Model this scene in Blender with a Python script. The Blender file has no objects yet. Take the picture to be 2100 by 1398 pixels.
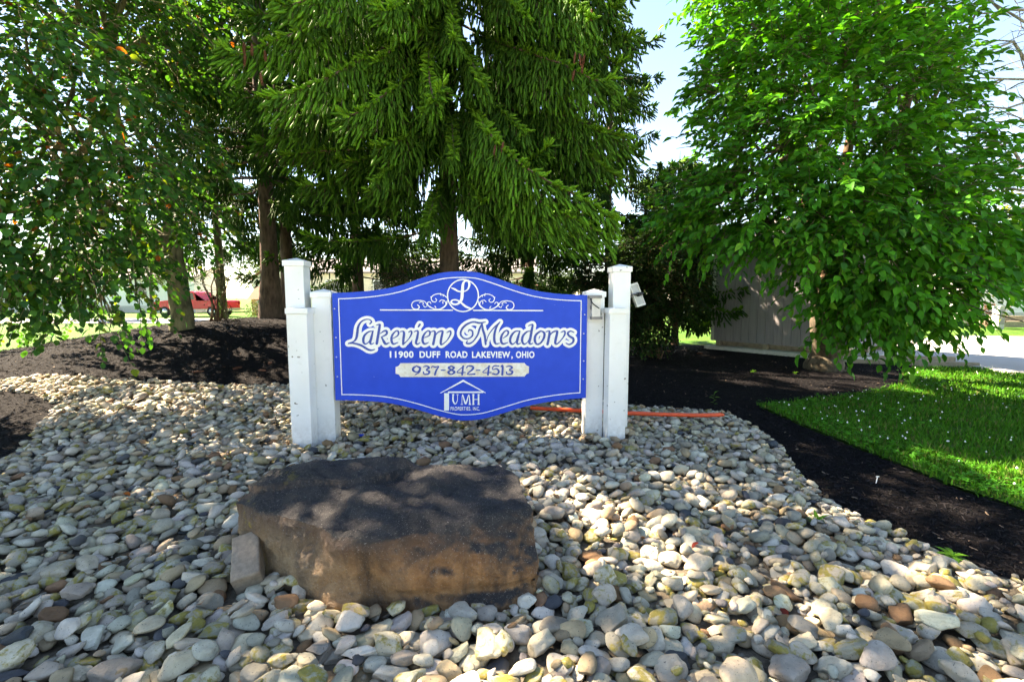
import bpy, bmesh, math, random
import numpy as np
from mathutils import Vector, Matrix, geometry
R = math.radians
rng = np.random.default_rng(7); random.seed(7)
scene = bpy.context.scene
COL = scene.collection
# ------------------------------------------------------------------ camera, sky, sun, exposure
FPX, CX, CY, CAMZ = 950.0, 1050.0, 699.0, 1.4
PITCH = math.atan(89 / FPX)
cam_d = bpy.data.cameras.new('camera'); cam = bpy.data.objects.new('camera', cam_d); COL.objects.link(cam)
cam_d.sensor_width = 36; cam_d.lens = FPX / 2100 * 36; cam_d.clip_start = .05; cam_d.clip_end = 2000
cam.location = (0, 0, CAMZ); cam.rotation_euler = (math.pi / 2 - PITCH, 0, 0)
scene.camera = cam
SUN_EL, SUN_AZ = R(43), R(-62)          # azimuth from +Y towards +X
world = bpy.data.worlds.new('World'); scene.world = world; world.use_nodes = True
wn = world.node_tree; wn.nodes.clear()
wo = wn.nodes.new('ShaderNodeOutputWorld'); wb = wn.nodes.new('ShaderNodeBackground'); ws = wn.nodes.new('ShaderNodeTexSky')
ws.sky_type = 'NISHITA'; ws.sun_disc = False; ws.sun_elevation = SUN_EL; ws.sun_rotation = SUN_AZ
ws.air_density = 1.0; ws.dust_density = 0.05; ws.ozone_density = 3.0
wb.inputs['Strength'].default_value = 0.058
wn.links.new(ws.outputs[0], wb.inputs[0]); wn.links.new(wb.outputs[0], wo.inputs[0])
sl = bpy.data.lights.new('sun', 'SUN'); sun = bpy.data.objects.new('sun', sl); COL.objects.link(sun)
sl.energy = 5.0; sl.angle = R(.55); sl.color = (1, .93, .82)
to_sun = Vector((math.sin(SUN_AZ) * math.cos(SUN_EL), math.cos(SUN_AZ) * math.cos(SUN_EL), math.sin(SUN_EL)))
sun.rotation_euler = to_sun.to_track_quat('Z', 'Y').to_euler(); sun.location = (-20, 10, 20)
vs = scene.view_settings; vs.view_transform = 'Standard'; vs.look = 'None'; vs.gamma = 1; vs.use_curve_mapping = False
vs.exposure = 3.15; vs.use_white_balance = True; vs.white_balance_temperature = 8200; vs.white_balance_tint = 14
scene.cycles.use_denoising = True; scene.cycles.use_adaptive_sampling = True; scene.cycles.adaptive_threshold = .03; scene.cycles.max_bounces = 4; scene.cycles.diffuse_bounces = 3
scene.cycles.glossy_bounces = 2; scene.cycles.transmission_bounces = 3; scene.cycles.caustics_reflective = False; scene.cycles.caustics_refractive = False

# ------------------------------------------------------------------ pixel helpers
FW = np.array([0, math.cos(PITCH), -math.sin(PITCH)]); UP = np.array([0, math.sin(PITCH), math.cos(PITCH)])
C0 = np.array([0, 0, CAMZ])
def sst(a, b, x):
    t = np.clip((np.asarray(x, float) - a) / (b - a), 0, 1); return t * t * (3 - 2 * t)
def H(x, y):
    x = np.asarray(x, float); y = np.asarray(y, float)
    h = .95 * np.exp(-((x + 5.5) / 4.6) ** 2) * sst(4.0, 9.5, y) * (1 - sst(11, 17, y))
    h = h + .012 * np.sin(1.9 * x + .7) * np.cos(1.6 * y) * (1 - sst(9, 14, np.hypot(x, y)))
    return h
def ray(u, v):
    d = FW + np.array([1, 0, 0]) * (u - CX) / FPX + UP * (CY - v) / FPX
    return d
def at(u, v, dist):                       # pixel + distance along the view axis (+Y)
    d = ray(u, v); return C0 + d * (dist / d[1])
def G(u, v, off=0.):                      # pixel -> first point of the ground along that ray
    d = ray(u, v); t = np.concatenate([np.arange(.5, 30, .02), np.arange(30, 400, .5)]); P = C0 + d * t[:, None]
    hit = np.nonzero(P[:, 2] < H(P[:, 0], P[:, 1]) + off)[0]
    return P[hit[0]] if len(hit) else P[-1]
def project(p):
    p = np.asarray(p, float) - C0
    zf = p @ FW; return CX + FPX * p[..., 0] / zf, CY - FPX * (p @ UP) / zf, zf

# ------------------------------------------------------------------ mesh helpers
def np_mesh(name, V, F, cols=None, smooth=True):
    """V (n,3); F list of arrays, each (m,k)"""
    if isinstance(F, np.ndarray): F = [F]
    F = [np.asarray(f, np.int32) for f in F if len(f)]
    me = bpy.data.meshes.new(name)
    V = np.asarray(V, np.float32)
    nl = sum(f.size for f in F); npoly = sum(len(f) for f in F)
    me.vertices.add(len(V)); me.vertices.foreach_set('co', V.ravel())
    me.loops.add(nl); me.polygons.add(npoly)
    me.loops.foreach_set('vertex_index', np.concatenate([f.ravel() for f in F]))
    starts = []; s = 0
    for f in F:
        starts.append(s + np.arange(len(f)) * f.shape[1]); s += f.size
    me.polygons.foreach_set('loop_start', np.concatenate(starts).astype(np.int32))
    me.polygons.foreach_set('use_smooth', np.full(npoly, smooth, bool))
    me.update(calc_edges=True); me.validate()
    if cols is not None:
        a = me.color_attributes.new('Col', 'FLOAT_COLOR', 'POINT')
        c = np.ones((len(V), 4), np.float32); cols = np.asarray(cols, np.float32); c[:, :cols.shape[1]] = cols
        a.data.foreach_set('color', c.ravel())
    return me
def link(name, me, mat=None, parent=None, loc=None, rot=None):
    o = bpy.data.objects.new(name, me); COL.objects.link(o)
    if mat is not None and me is not None and len(me.materials) == 0: me.materials.append(mat)
    if parent is not None: o.parent = parent
    if loc is not None: o.location = tuple(float(c) for c in loc)
    if rot is not None: o.rotation_euler = rot
    return o
def tag(o, label=None, cat=None, group=None, kind=None):
    if label: o['label'] = label
    if cat: o['category'] = cat
    if group: o['group'] = group
    if kind: o['kind'] = kind
    return o
def empty(name, loc=(0, 0, 0), rz=0.):
    o = bpy.data.objects.new(name, None); COL.objects.link(o); o.location = tuple(float(c) for c in loc); o.rotation_euler = (0, 0, rz)
    o.empty_display_size = .1
    return o
class MB:
    """collects geometry for one mesh"""
    def __init__(s): s.V = []; s.Q = []; s.T = []; s.C = []; s.n = 0
    def add(s, V, F, col=None):
        V = np.asarray(V, float); s.V.append(V)
        F = np.asarray(F, np.int64) + s.n
        (s.Q if F.shape[1] == 4 else s.T).append(F)
        if col is not None: c_ = np.asarray(col, float); s.C.append(c_ if c_.ndim == 2 else np.tile(c_, (len(V), 1)))
        s.n += len(V); return s
    def box(s, lo, hi, M=None, col=None):
        lo = np.array(lo, float); hi = np.array(hi, float)
        c = np.array([[x, y, z] for z in (0, 1) for y in (0, 1) for x in (0, 1)], float)
        V = lo + c * (hi - lo)
        if M is not None: V = V @ np.array(M)[:3, :3].T + np.array(M)[:3, 3]
        return s.add(V, [[0, 2, 3, 1], [4, 5, 7, 6], [0, 1, 5, 4], [2, 6, 7, 3], [0, 4, 6, 2], [1, 3, 7, 5]], col)
    def tube(s, pts, rad, n=8, cap=True, col=None):
        pts = np.asarray(pts, float); k = len(pts); rad = np.broadcast_to(np.asarray(rad, float), (k,))
        t = np.gradient(pts, axis=0); t /= np.linalg.norm(t, axis=1)[:, None] + 1e-12
        a = np.array([1., 0, 0]) if abs(t[0][0]) < .8 else np.array([0, 1., 0])
        V = []; u = np.cross(t[0], a); u /= np.linalg.norm(u)
        ang = np.arange(n) * 2 * math.pi / n
        for i in range(k):
            u = u - t[i] * (u @ t[i]); u /= np.linalg.norm(u) + 1e-12; w = np.cross(t[i], u)
            V.append(pts[i] + rad[i] * (np.cos(ang)[:, None] * u + np.sin(ang)[:, None] * w))
        V = np.concatenate(V); j = np.arange(n); jn = (j + 1) % n
        F = np.concatenate([np.stack([i * n + j, i * n + jn, (i + 1) * n + jn, (i + 1) * n + j], 1) for i in range(k - 1)])
        base = s.n
        s.add(V, F, col)
        if cap:
            for r0, o_ in ((0, 1), (k - 1, 0)):
                V2 = np.concatenate([V[r0 * n:(r0 + 1) * n], [pts[r0]]])
                f = np.stack([jn, j, np.full(n, n)], 1) if o_ else np.stack([j, jn, np.full(n, n)], 1)
                s.add(V2, f, col)
        return s
    def prism(s, poly, y0, y1, col=None):
        """poly in (x,z), extruded along y; convex or star-shaped from its mean"""
        P = np.asarray(poly, float); n = len(P); c = P.mean(0)
        mk = lambda y: np.stack([P[:, 0], np.full(n, y), P[:, 1]], 1)
        V = np.concatenate([mk(y0), mk(y1)]); j = np.arange(n); jn = (j + 1) % n
        s.add(V, np.stack([j, jn, n + jn, n + j], 1), col)
        for y in (y0, y1):
            s.add(np.concatenate([mk(y), [[c[0], y, c[1]]]]), np.stack([j, jn, np.full(n, n)], 1), col)
        return s
    def build(s, name, mat, parent=None, smooth=False, loc=None, rot=None, fixn=True):
        V = np.concatenate(s.V); F = []
        if s.Q: F.append(np.concatenate(s.Q))
        if s.T: F.append(np.concatenate(s.T))
        C = np.concatenate(s.C) if s.C and sum(len(c) for c in s.C) == len(V) else None
        # keep vertex order valid: quads and tris index the same V list
        me = np_mesh(name, V, F, C, smooth)
        if fixn and len(V) < 6000:
            bm = bmesh.new(); bm.from_mesh(me); bmesh.ops.remove_doubles(bm, verts=bm.verts, dist=1e-5)
            bmesh.ops.recalc_face_normals(bm, faces=bm.faces); bm.to_mesh(me); bm.free()
        return link(name, me, mat, parent, loc, rot)
def bevel(o, w, seg=2, ang=40):
    bm = bmesh.new(); bm.from_mesh(o.data); bmesh.ops.remove_doubles(bm, verts=bm.verts, dist=1e-5)
    ed = [e for e in bm.edges if len(e.link_faces) == 2 and e.calc_face_angle(0) > R(ang)]
    bmesh.ops.bevel(bm, geom=ed, offset=w, segments=seg, affect='EDGES', profile=.7)
    bmesh.ops.recalc_face_normals(bm, faces=bm.faces); bm.to_mesh(o.data); bm.free(); return o
def scatter(tv, tf, pos, rot, scale):
    """copies template into one vertex/face array; rot (N,3,3) columns = axes, scale (N,) or (N,3)"""
    N = len(pos); scale = np.asarray(scale, float)
    if scale.ndim == 1: scale = scale[:, None]
    V = np.einsum('nij,nkj->nki', rot, tv[None] * scale[:, None, :]) + pos[:, None, :]
    F = tf[None] + (np.arange(N) * len(tv))[:, None, None]
    return V.reshape(-1, 3), F.reshape(-1, tf.shape[1])
def euler_of(Rm):
    y = np.arcsin(np.clip(-Rm[:, 2, 0], -1, 1)); return np.column_stack([np.arctan2(Rm[:, 2, 1], Rm[:, 2, 2]), y, np.arctan2(Rm[:, 1, 0], Rm[:, 0, 0])])
def instanced(name, tv, tf, pos, rot, scale, cols, mat, parent=None, smooth=True):
    """one part made of many copies of a small leaf / shoot, spread by geometry nodes"""
    N = len(pos); scale = np.asarray(scale, float); scale = np.repeat(scale[:, None], 3, 1) if scale.ndim == 1 else scale
    tme = np_mesh(name + '_piece', tv, tf, None, smooth); tme.materials.append(mat); tob = bpy.data.objects.new(name + '_piece', tme)
    me = bpy.data.meshes.new(name); me.vertices.add(N); me.vertices.foreach_set('co', np.asarray(pos, np.float32).ravel())
    for nm, dat, ty in (('rot', euler_of(rot), 'FLOAT_VECTOR'), ('scl', scale, 'FLOAT_VECTOR')):
        a = me.attributes.new(nm, ty, 'POINT'); a.data.foreach_set('vector', np.asarray(dat, np.float32).ravel())
    a = me.attributes.new('Col', 'FLOAT_COLOR', 'POINT'); c = np.ones((N, 4), np.float32); c[:, :3] = cols; a.data.foreach_set('color', c.ravel()); me.materials.append(mat)
    o = bpy.data.objects.new(name, me); COL.objects.link(o)
    if parent is not None: o.parent = parent
    g = bpy.data.node_groups.new(name + '_spread', 'GeometryNodeTree'); g.interface.new_socket('Geometry', in_out='INPUT', socket_type='NodeSocketGeometry'); g.interface.new_socket('Geometry', in_out='OUTPUT', socket_type='NodeSocketGeometry')
    gi = g.nodes.new('NodeGroupInput'); go = g.nodes.new('NodeGroupOutput'); ip = g.nodes.new('GeometryNodeInstanceOnPoints'); oi = g.nodes.new('GeometryNodeObjectInfo'); oi.inputs['Object'].default_value = tob
    na = g.nodes.new('GeometryNodeInputNamedAttribute'); na.data_type = 'FLOAT_VECTOR'; na.inputs['Name'].default_value = 'rot'; nb = g.nodes.new('GeometryNodeInputNamedAttribute'); nb.data_type = 'FLOAT_VECTOR'; nb.inputs['Name'].default_value = 'scl'; er = g.nodes.new('FunctionNodeEulerToRotation')
    L = g.links.new; L(gi.outputs[0], ip.inputs['Points']); L(oi.outputs['Geometry'], ip.inputs['Instance']); L(na.outputs['Attribute'], er.inputs[0]); L(er.outputs[0], ip.inputs['Rotation']); L(nb.outputs['Attribute'], ip.inputs['Scale']); L(ip.outputs[0], go.inputs[0])
    md = o.modifiers.new('spread', 'NODES'); md.node_group = g
    return o
def frames(d, roll=None, up=(0, 0, 1)):
    """rotation matrices whose x axis is d and z axis leans to up"""
    d = d / (np.linalg.norm(d, axis=1)[:, None] + 1e-9)
    up = np.broadcast_to(np.asarray(up, float), d.shape)
    y = np.cross(up, d); y /= np.linalg.norm(y, axis=1)[:, None] + 1e-9
    z = np.cross(d, y)
    if roll is not None:
        c, s = np.cos(roll)[:, None], np.sin(roll)[:, None]; y, z = y * c + z * s, z * c - y * s
    return np.stack([d, y, z], 2)
def sheet(name, poly, mat, off, step=.25, kind='structure', inner=True):
    """flat ground sheet inside a world polygon, draped on the terrain"""
    P = [Vector((p[0], p[1])) for p in poly]
    pts = list(P); edges = [(i, (i + 1) % len(P)) for i in range(len(P))]
    A = np.array([(p.x, p.y) for p in P])
    if inner:
        gx = np.arange(A[:, 0].min(), A[:, 0].max(), step); gy = np.arange(A[:, 1].min(), A[:, 1].max(), step)
        XX, YY = np.meshgrid(gx, gy); q = np.stack([XX.ravel(), YY.ravel()], 1)
        q = q[inside(q, A)]; pts += [Vector(t) for t in q]
    r = geometry.delaunay_2d_cdt(pts, edges, [list(range(len(P)))], 1, 1e-4)
    V = np.array([(v.x, v.y) for v in r[0]]); V = np.column_stack([V, H(V[:, 0], V[:, 1]) + off])
    o = link(name, np_mesh(name, V, np.array([f for f in r[2] if len(f) == 3])), mat)
    bm = bmesh.new(); bm.from_mesh(o.data)
    for f in bm.faces:
        if f.normal.z < 0: f.normal_flip()
    bm.to_mesh(o.data); bm.free()
    return tag(o, kind=kind)
def inside(q, A):
    x, y = q[:, 0], q[:, 1]; r = np.zeros(len(q), bool); j = len(A) - 1
    for i in range(len(A)):
        xi, yi, xj, yj = *A[i], *A[j]
        c = ((yi > y) != (yj > y)) & (x < (xj - xi) * (y - yi) / (yj - yi + 1e-12) + xi); r ^= c; j = i
    return r
def edge_dist(q, A):
    d = np.full(len(q), 1e9)
    for i in range(len(A)):
        a = A[i]; b = A[(i + 1) % len(A)]; ab = b - a
        t = np.clip(((q - a) @ ab) / (ab @ ab + 1e-12), 0, 1); d = np.minimum(d, np.linalg.norm(q - a - t[:, None] * ab, axis=1))
    return d

# ------------------------------------------------------------------ materials
class NT:
    def __init__(s, name):
        s.m = bpy.data.materials.new(name); s.m.use_nodes = True; s.t = s.m.node_tree; s.t.nodes.clear()
        s.out = s.n('ShaderNodeOutputMaterial')
    def n(s, typ, **k):
        nd = s.t.nodes.new(typ)
        for a, b in k.items(): setattr(nd, a, b)
        return nd
    def l(s, a, b): s.t.links.new(a, b)
    def set(s, sock, val):
        if hasattr(val, 'links') or isinstance(val, bpy.types.NodeSocket): s.l(val, sock)
        else: sock.default_value = val if not isinstance(val, tuple) or len(val) != 3 or sock.type != 'RGBA' else (*val, 1)
    def noise(s, scale, detail=4, rough=.55, vec=None, out='Fac', dist=0.):
        nd = s.n('ShaderNodeTexNoise'); nd.inputs['Scale'].default_value = scale; nd.inputs['Detail'].default_value = detail
        nd.inputs['Roughness'].default_value = rough; nd.inputs['Distortion'].default_value = dist
        if vec is not None: s.l(vec, nd.inputs['Vector'])
        return nd.outputs[out]
    def ramp(s, fac, stops, interp='LINEAR'):
        nd = s.n('ShaderNodeValToRGB'); s.l(fac, nd.inputs[0]); cr = nd.color_ramp; cr.interpolation = interp
        while len(cr.elements) < len(stops): cr.elements.new(.5)
        for e, (p, c) in zip(cr.elements, stops): e.position = p; e.color = (*c, 1) if len(c) == 3 else c
        return nd.outputs[0]
    def rng(s, fac, a, b, c=0., d=1.):
        nd = s.n('ShaderNodeMapRange'); s.l(fac, nd.inputs[0])
        for i, v in enumerate((a, b, c, d)): nd.inputs[i + 1].default_value = v
        return nd.outputs[0]
    def mix(s, f, a, b, mode='MIX'):
        nd = s.n('ShaderNodeMix', data_type='RGBA', blend_type=mode); s.set(nd.inputs[0], f); s.set(nd.inputs[6], a); s.set(nd.inputs[7], b); return nd.outputs[2]
    def math(s, op, a, b=0.):
        nd = s.n('ShaderNodeMath', operation=op); s.set(nd.inputs[0], a); s.set(nd.inputs[1], b); return nd.outputs[0]
    def bump(s, h, strength=.3, dist=.01):
        nd = s.n('ShaderNodeBump'); nd.inputs['Strength'].default_value = strength; nd.inputs['Distance'].default_value = dist; s.l(h, nd.inputs['Height']); return nd.outputs[0]
    def bsdf(s, col, rough=.6, normal=None, spec=.4, metal=0.):
        b = s.n('ShaderNodeBsdfPrincipled'); s.set(b.inputs['Base Color'], col); s.set(b.inputs['Roughness'], rough)
        b.inputs['Specular IOR Level'].default_value = spec; b.inputs['Metallic'].default_value = metal
        if normal is not None: s.l(normal, b.inputs['Normal'])
        return b.outputs[0]
    def done(s, shader): s.l(shader, s.out.inputs[0]); return s.m
    def coord(s, which='Object'): return s.n('ShaderNodeTexCoord').outputs[which]
    def pos(s): return s.n('ShaderNodeNewGeometry').outputs['Position']
def plain(name, col, rough=.6, var=.12, scale=8., bump=.15, spec=.4, metal=0., space='Object'):
    t = NT(name); v = t.coord(space); f = t.noise(scale, 5, .6, v)
    c = t.mix(t.rng(f, .3, .7), tuple(x * (1 - var) for x in col), tuple(min(1, x * (1 + var)) for x in col))
    return t.done(t.bsdf(c, rough, t.bump(t.noise(scale * 6, 3, .6, v), bump, .004), spec, metal))
def leafmat(name, trans=.4, rough=.5, spec=.16, tcol=(1.25, 1.3, .5), inst=False):
    t = NT(name); a = t.n('ShaderNodeAttribute', attribute_name='Col', attribute_type='INSTANCER' if inst else 'GEOMETRY').outputs['Color']
    n = t.noise(30, 2, .5, t.pos()); c = t.mix(t.rng(n, .3, .7), a, t.mix(1., a, (.75, .8, .7), 'MULTIPLY'))
    b = t.bsdf(c, rough, None, spec); tr = t.n('ShaderNodeBsdfTranslucent'); t.l(t.mix(1., c, tcol, 'MULTIPLY'), tr.inputs[0])
    m = t.n('ShaderNodeMixShader'); m.inputs[0].default_value = trans; t.l(b, m.inputs[1]); t.l(tr.outputs[0], m.inputs[2])
    return t.done(m.outputs[0])
def barkmat(name, c1, c2, sc=14.):
    t = NT(name); v = t.coord(); mp = t.n('ShaderNodeMapping'); mp.inputs['Scale'].default_value = (1, 1, .22); t.l(v, mp.inputs[0])
    f = t.noise(sc, 6, .65, mp.outputs[0]); g = t.noise(sc * .25, 3, .5, v)
    c = t.mix(t.rng(f, .35, .65), c1, c2); c = t.mix(t.rng(g, .45, .75, 0, .5), c, tuple(x * 1.5 for x in c2))
    return t.done(t.bsdf(c, .9, t.bump(f, .9, .03), .15))
def stone_mat(name, individual):
    t = NT(name)
    if individual:
        oi = t.n('ShaderNodeObjectInfo'); col = oi.outputs['Color']; al = oi.outputs['Alpha']
        ad = t.n('ShaderNodeVectorMath', operation='ADD'); t.l(t.pos(), ad.inputs[0])
        sc = t.math('MULTIPLY', oi.outputs['Random'], 37.); t.l(sc, ad.inputs[1]); v = ad.outputs[0]
    else:
        at_ = t.n('ShaderNodeAttribute', attribute_name='Col'); col = at_.outputs['Color']; al = at_.outputs['Alpha']; v = t.pos()
    big = t.noise(9, 4, .6, v); fine = t.noise(60, 5, .7, v); sp = t.noise(140, 2, .6, v)
    c = t.mix(t.rng(big, .3, .7), t.mix(1., col, (.62, .60, .56), 'MULTIPLY'), t.mix(1., col, (1.22, 1.2, 1.15), 'MULTIPLY'))
    c = t.mix(t.rng(fine, .35, .7, 0, .5), c, t.mix(1., col, (.72, .7, .64), 'MULTIPLY'))
    c = t.mix(t.rng(sp, .64, .70, 0, .75), c, (.05, .05, .045))
    lf = t.math('ADD', t.noise(21, 4, .65, v, 'Fac', .5), t.math('MULTIPLY', t.noise(70, 3, .6, v), .35))
    thr = t.math('SUBTRACT', 1.0, al); lm = t.math('MULTIPLY', t.math('SUBTRACT', lf, thr), 7.); lm = t.math('MINIMUM', t.math('MAXIMUM', lm, 0.), .9)
    c = t.mix(lm, c, t.mix(t.noise(90, 2, .5, v), (.15, .13, .02), (.34, .27, .05)))
    h = t.math('ADD', t.math('MULTIPLY', big, .6), t.math('MULTIPLY', fine, .4))
    return t.done(t.bsdf(c, .8, t.bump(h, .8, .016), .25))
M = {}
def mats():
    t = NT('soil'); v = t.pos(); f = t.noise(40, 6, .7, v); g = t.noise(3, 3, .5, v)
    c = t.mix(t.rng(f, .3, .7), (.06, .05, .038), (.19, .16, .12)); c = t.mix(t.rng(g, .4, .7, 0, .5), c, (.05, .045, .035))
    M['soil'] = t.done(t.bsdf(c, .95, t.bump(f, .8, .02), .1))
    t = NT('mulch'); v = t.pos(); mp = t.n('ShaderNodeMapping'); mp.inputs['Scale'].default_value = (1, .45, 1); t.l(v, mp.inputs[0])
    f = t.noise(45, 6, .75, mp.outputs[0]); g = t.noise(1.6, 4, .6, v); k = t.noise(120, 2, .5, v)
    c = t.mix(t.rng(f, .35, .7), (.002, .0018, .0022), (.009, .0078, .0088)); c = t.mix(t.rng(g, .55, .8, 0, .3), c, (.03, .022, .018))
    c = t.mix(t.rng(k, .68, .74, 0, .6), c, (.12, .09, .07))
    M['mulch'] = t.done(t.bsdf(c, .95, t.bump(f, 1., .04), .08))
    t = NT('mulch_chip'); a = t.n('ShaderNodeAttribute', attribute_name='Col', attribute_type='INSTANCER').outputs['Color']; M['chip'] = t.done(t.bsdf(a, .8, None, .15))
    t = NT('turf'); v = t.pos(); f = t.noise(55, 5, .7, v); g = t.noise(.9, 4, .6, v); k = t.noise(9, 3, .6, v)
    c = t.mix(t.rng(f, .3, .7), (.022, .085, .008), (.065, .19, .02)); c = t.mix(t.rng(g, .4, .7, 0, .5), c, (.12, .17, .03)); c = t.mix(t.rng(k, .5, .8, 0, .4), c, (.04, .1, .012))
    M['turf'] = t.done(t.bsdf(c, .9, t.bump(f, .9, .04), .15))
    t = NT('concrete_road'); v = t.pos(); f = t.noise(30, 6, .7, v); g = t.noise(.7, 4, .6, v)
    c = t.mix(t.rng(f, .3, .7), (.36, .34, .31), (.46, .44, .41)); c = t.mix(t.rng(g, .45, .7, 0, .35), c, (.28, .27, .26))
    M['road'] = t.done(t.bsdf(c, .9, t.bump(f, .25, .005), .2))
    t = NT('vinyl'); v = t.coord(); f = t.noise(3, 4, .6, v); k = t.noise(26, 1, .4, v); k2 = t.noise(6, 2, .5, v)
    c = t.mix(t.rng(f, .35, .7), (.80, .81, .80), (.74, .75, .73))
    sp = t.math('MULTIPLY', t.rng(k, .735, .76), t.rng(k2, .45, .6)); c = t.mix(sp, c, (.10, .09, .07))
    c = t.mix(t.rng(t.noise(14, 5, .7, v), .58, .8, 0, .28), c, (.50, .47, .38))
    sz = t.n('ShaderNodeSeparateXYZ'); t.l(v, sz.inputs[0]); c = t.mix(t.math('MULTIPLY', t.rng(sz.outputs[2], .32, .05), t.rng(t.noise(22, 5, .7, v), .35, .75, 0, .6)), c, (.30, .26, .20))
    M['vinyl'] = t.done(t.bsdf(c, .45, t.bump(f, .08, .01), .4))
    t = NT('sign_blue'); v = t.coord(); f = t.noise(5, 5, .6, v); sp = t.noise(95, 1, .3, v); m = t.noise(4, 2, .5, v)
    c = t.mix(t.rng(f, .3, .7), (.006, .058, .50), (.009, .072, .58)); c = t.mix(t.math('MULTIPLY', t.rng(sp, .80, .82), t.rng(m, .5, .6)), c, (.7, .75, .8))
    c = t.mix(t.rng(t.noise(24, 6, .75, v), .62, .8, 0, .25), c, (.03, .08, .34))
    M['blue'] = t.done(t.bsdf(c, .5, t.bump(t.noise(40, 4, .6, v), .08, .004), .22))
    M['blue_letter'] = plain('letter_blue', (.032, .075, .34), .5, .15, 20, .1)
    t = NT('worn_white'); v = t.coord(); f = t.noise(28, 5, .7, v); k = t.noise(110, 3, .6, v)
    c = t.mix(t.rng(f, .5, .8, 0, .5), (.84, .84, .81), (.62, .59, .50)); c = t.mix(t.rng(k, .69, .74, 0, .7), c, (.16, .15, .14))
    M['white'] = t.done(t.bsdf(c, .6, t.bump(f, .2, .004), .3))
    t = NT('flaking_plaque'); v = t.coord(); f = t.noise(16, 5, .7, v); k = t.noise(60, 4, .7, v)
    c = t.mix(t.rng(f, .4, .75), (.82, .79, .70), (.58, .48, .30)); c = t.mix(t.rng(k, .66, .72, 0, .8), c, (.16, .14, .12))
    M['plaque'] = t.done(t.bsdf(c, .7, t.bump(k, .4, .004), .25))
    M['metal'] = plain('grey_metal', (.16, .16, .17), .45, .2, 20, .1, .5, .6)
    M['black'] = plain('black_plastic', (.02, .02, .022), .5, .2, 20, .05)
    M['pale_plastic'] = plain('pale_plastic', (.62, .60, .55), .5, .1, 20, .05)
    M['cell'] = plain('grey_backing', (.42, .42, .40), .55, .15, 12, .08)
    M['orange'] = plain('orange_plastic', (.72, .085, .025), .38, .12, 10, .06)
    M['brick'] = plain('concrete_block', (.24, .195, .15), .95, .25, 35, .6, .15)
    M['shed'] = None
    t = NT('shed_paint'); v = t.coord(); mp = t.n('ShaderNodeMapping'); mp.inputs['Scale'].default_value = (1, 1, .06); t.l(v, mp.inputs[0]); f = t.noise(26, 5, .65, mp.outputs[0])
    c = t.mix(t.rng(f, .3, .7), (.22, .205, .215), (.28, .26, .27)); M['shed'] = t.done(t.bsdf(c, .75, t.bump(f, .3, .006), .25))
    M['trim'] = plain('pale_trim', (.52, .52, .46), .7, .12, 9, .15)
    M['timber'] = plain('weathered_timber', (.30, .25, .18), .9, .25, 12, .4, .15)
    M['siding'] = plain('white_siding', (.74, .74, .70), .6, .06, 4, .05)
    M['cream'] = plain('cream_siding', (.66, .60, .46), .6, .08, 4, .05)
    M['yellow_wall'] = plain('yellow_siding', (.55, .44, .18), .7, .1, 6, .1)
    M['roof'] = plain('grey_shingle', (.17, .16, .15), .9, .2, 30, .3)
    M['brown_roof'] = plain('brown_shingle', (.26, .13, .08), .9, .25, 25, .3)
    M['glass'] = plain('window_glass', (.04, .05, .06), .12, .2, 3, .0, .6)
    M['shutter'] = plain('blue_shutter', (.03, .07, .30), .6, .1, 9, .1)
    M['red'] = plain('red_car_paint', (.50, .012, .03), .25, .06, 4, .0, .6)
    M['tyre'] = plain('tyre_rubber', (.02, .02, .02), .8, .2, 15, .2)
    M['chrome'] = plain('bright_metal', (.6, .6, .6), .3, .1, 10, .02, .5, .8)
    M['lamp_red'] = plain('tail_lamp', (.4, .02, .02), .3, .1, 10, .02)
    M['bark'] = barkmat('grey_brown_bark', (.045, .035, .025), (.15, .125, .085))
    M['bark_mossy'] = barkmat('mossy_bark', (.06, .052, .03), (.20, .18, .10))
    M['bark_spruce'] = barkmat('spruce_bark', (.05, .033, .024), (.15, .10, .072), 18)
    M['bark_dead'] = barkmat('grey_dead_wood', (.10, .09, .08), (.26, .24, .21))
    M['twig'] = plain('brown_twig', (.12, .075, .045), .85, .3, 12, .3, .2)
    M['leaf'] = leafmat('broad_leaf', .40); M['leaf_i'] = leafmat('crown_leaf', .40, inst=True); M['needle'] = leafmat('spruce_needle', .25, .6, .12, (1.2, 1.25, .6), True); M['grass'] = leafmat('grass_blade', .35, .6, .1); M['grass_i'] = leafmat('clover_leaf', .35, .6, .1, inst=True)
    M['petal'] = plain('clover_petal', (.75, .73, .68), .7, .08, 40, .1)
    t = NT('cone_scale'); a = t.n('ShaderNodeAttribute', attribute_name='Col').outputs['Color']; M['cone'] = t.done(t.bsdf(a, .6, None, .3))
    M['stone1'] = stone_mat('river_stone', True); M['stone2'] = stone_mat('river_stone_bed', False)
    # boulder: dark weathered crust on top, ochre sandstone on the flanks, dark run-off streaks
    t = NT('boulder_rock'); v = t.coord(); geo = t.n('ShaderNodeNewGeometry')
    sx = t.n('ShaderNodeSeparateXYZ'); t.l(geo.outputs['Normal'], sx.inputs[0]); px = t.n('ShaderNodeSeparateXYZ'); t.l(v, px.inputs[0])
    mp = t.n('ShaderNodeMapping'); mp.inputs['Scale'].default_value = (1, 1, .28); t.l(v, mp.inputs[0])
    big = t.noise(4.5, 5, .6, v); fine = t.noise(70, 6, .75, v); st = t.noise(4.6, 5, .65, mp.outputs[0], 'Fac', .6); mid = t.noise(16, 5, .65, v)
    flank = t.mix(t.rng(mid, .3, .7), (.22, .14, .075), (.39, .275, .16)); flank = t.mix(t.rng(px.outputs[0], -.35, .25), flank, t.mix(t.rng(mid, .35, .65), (.24, .115, .045), (.42, .225, .10)))
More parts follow.
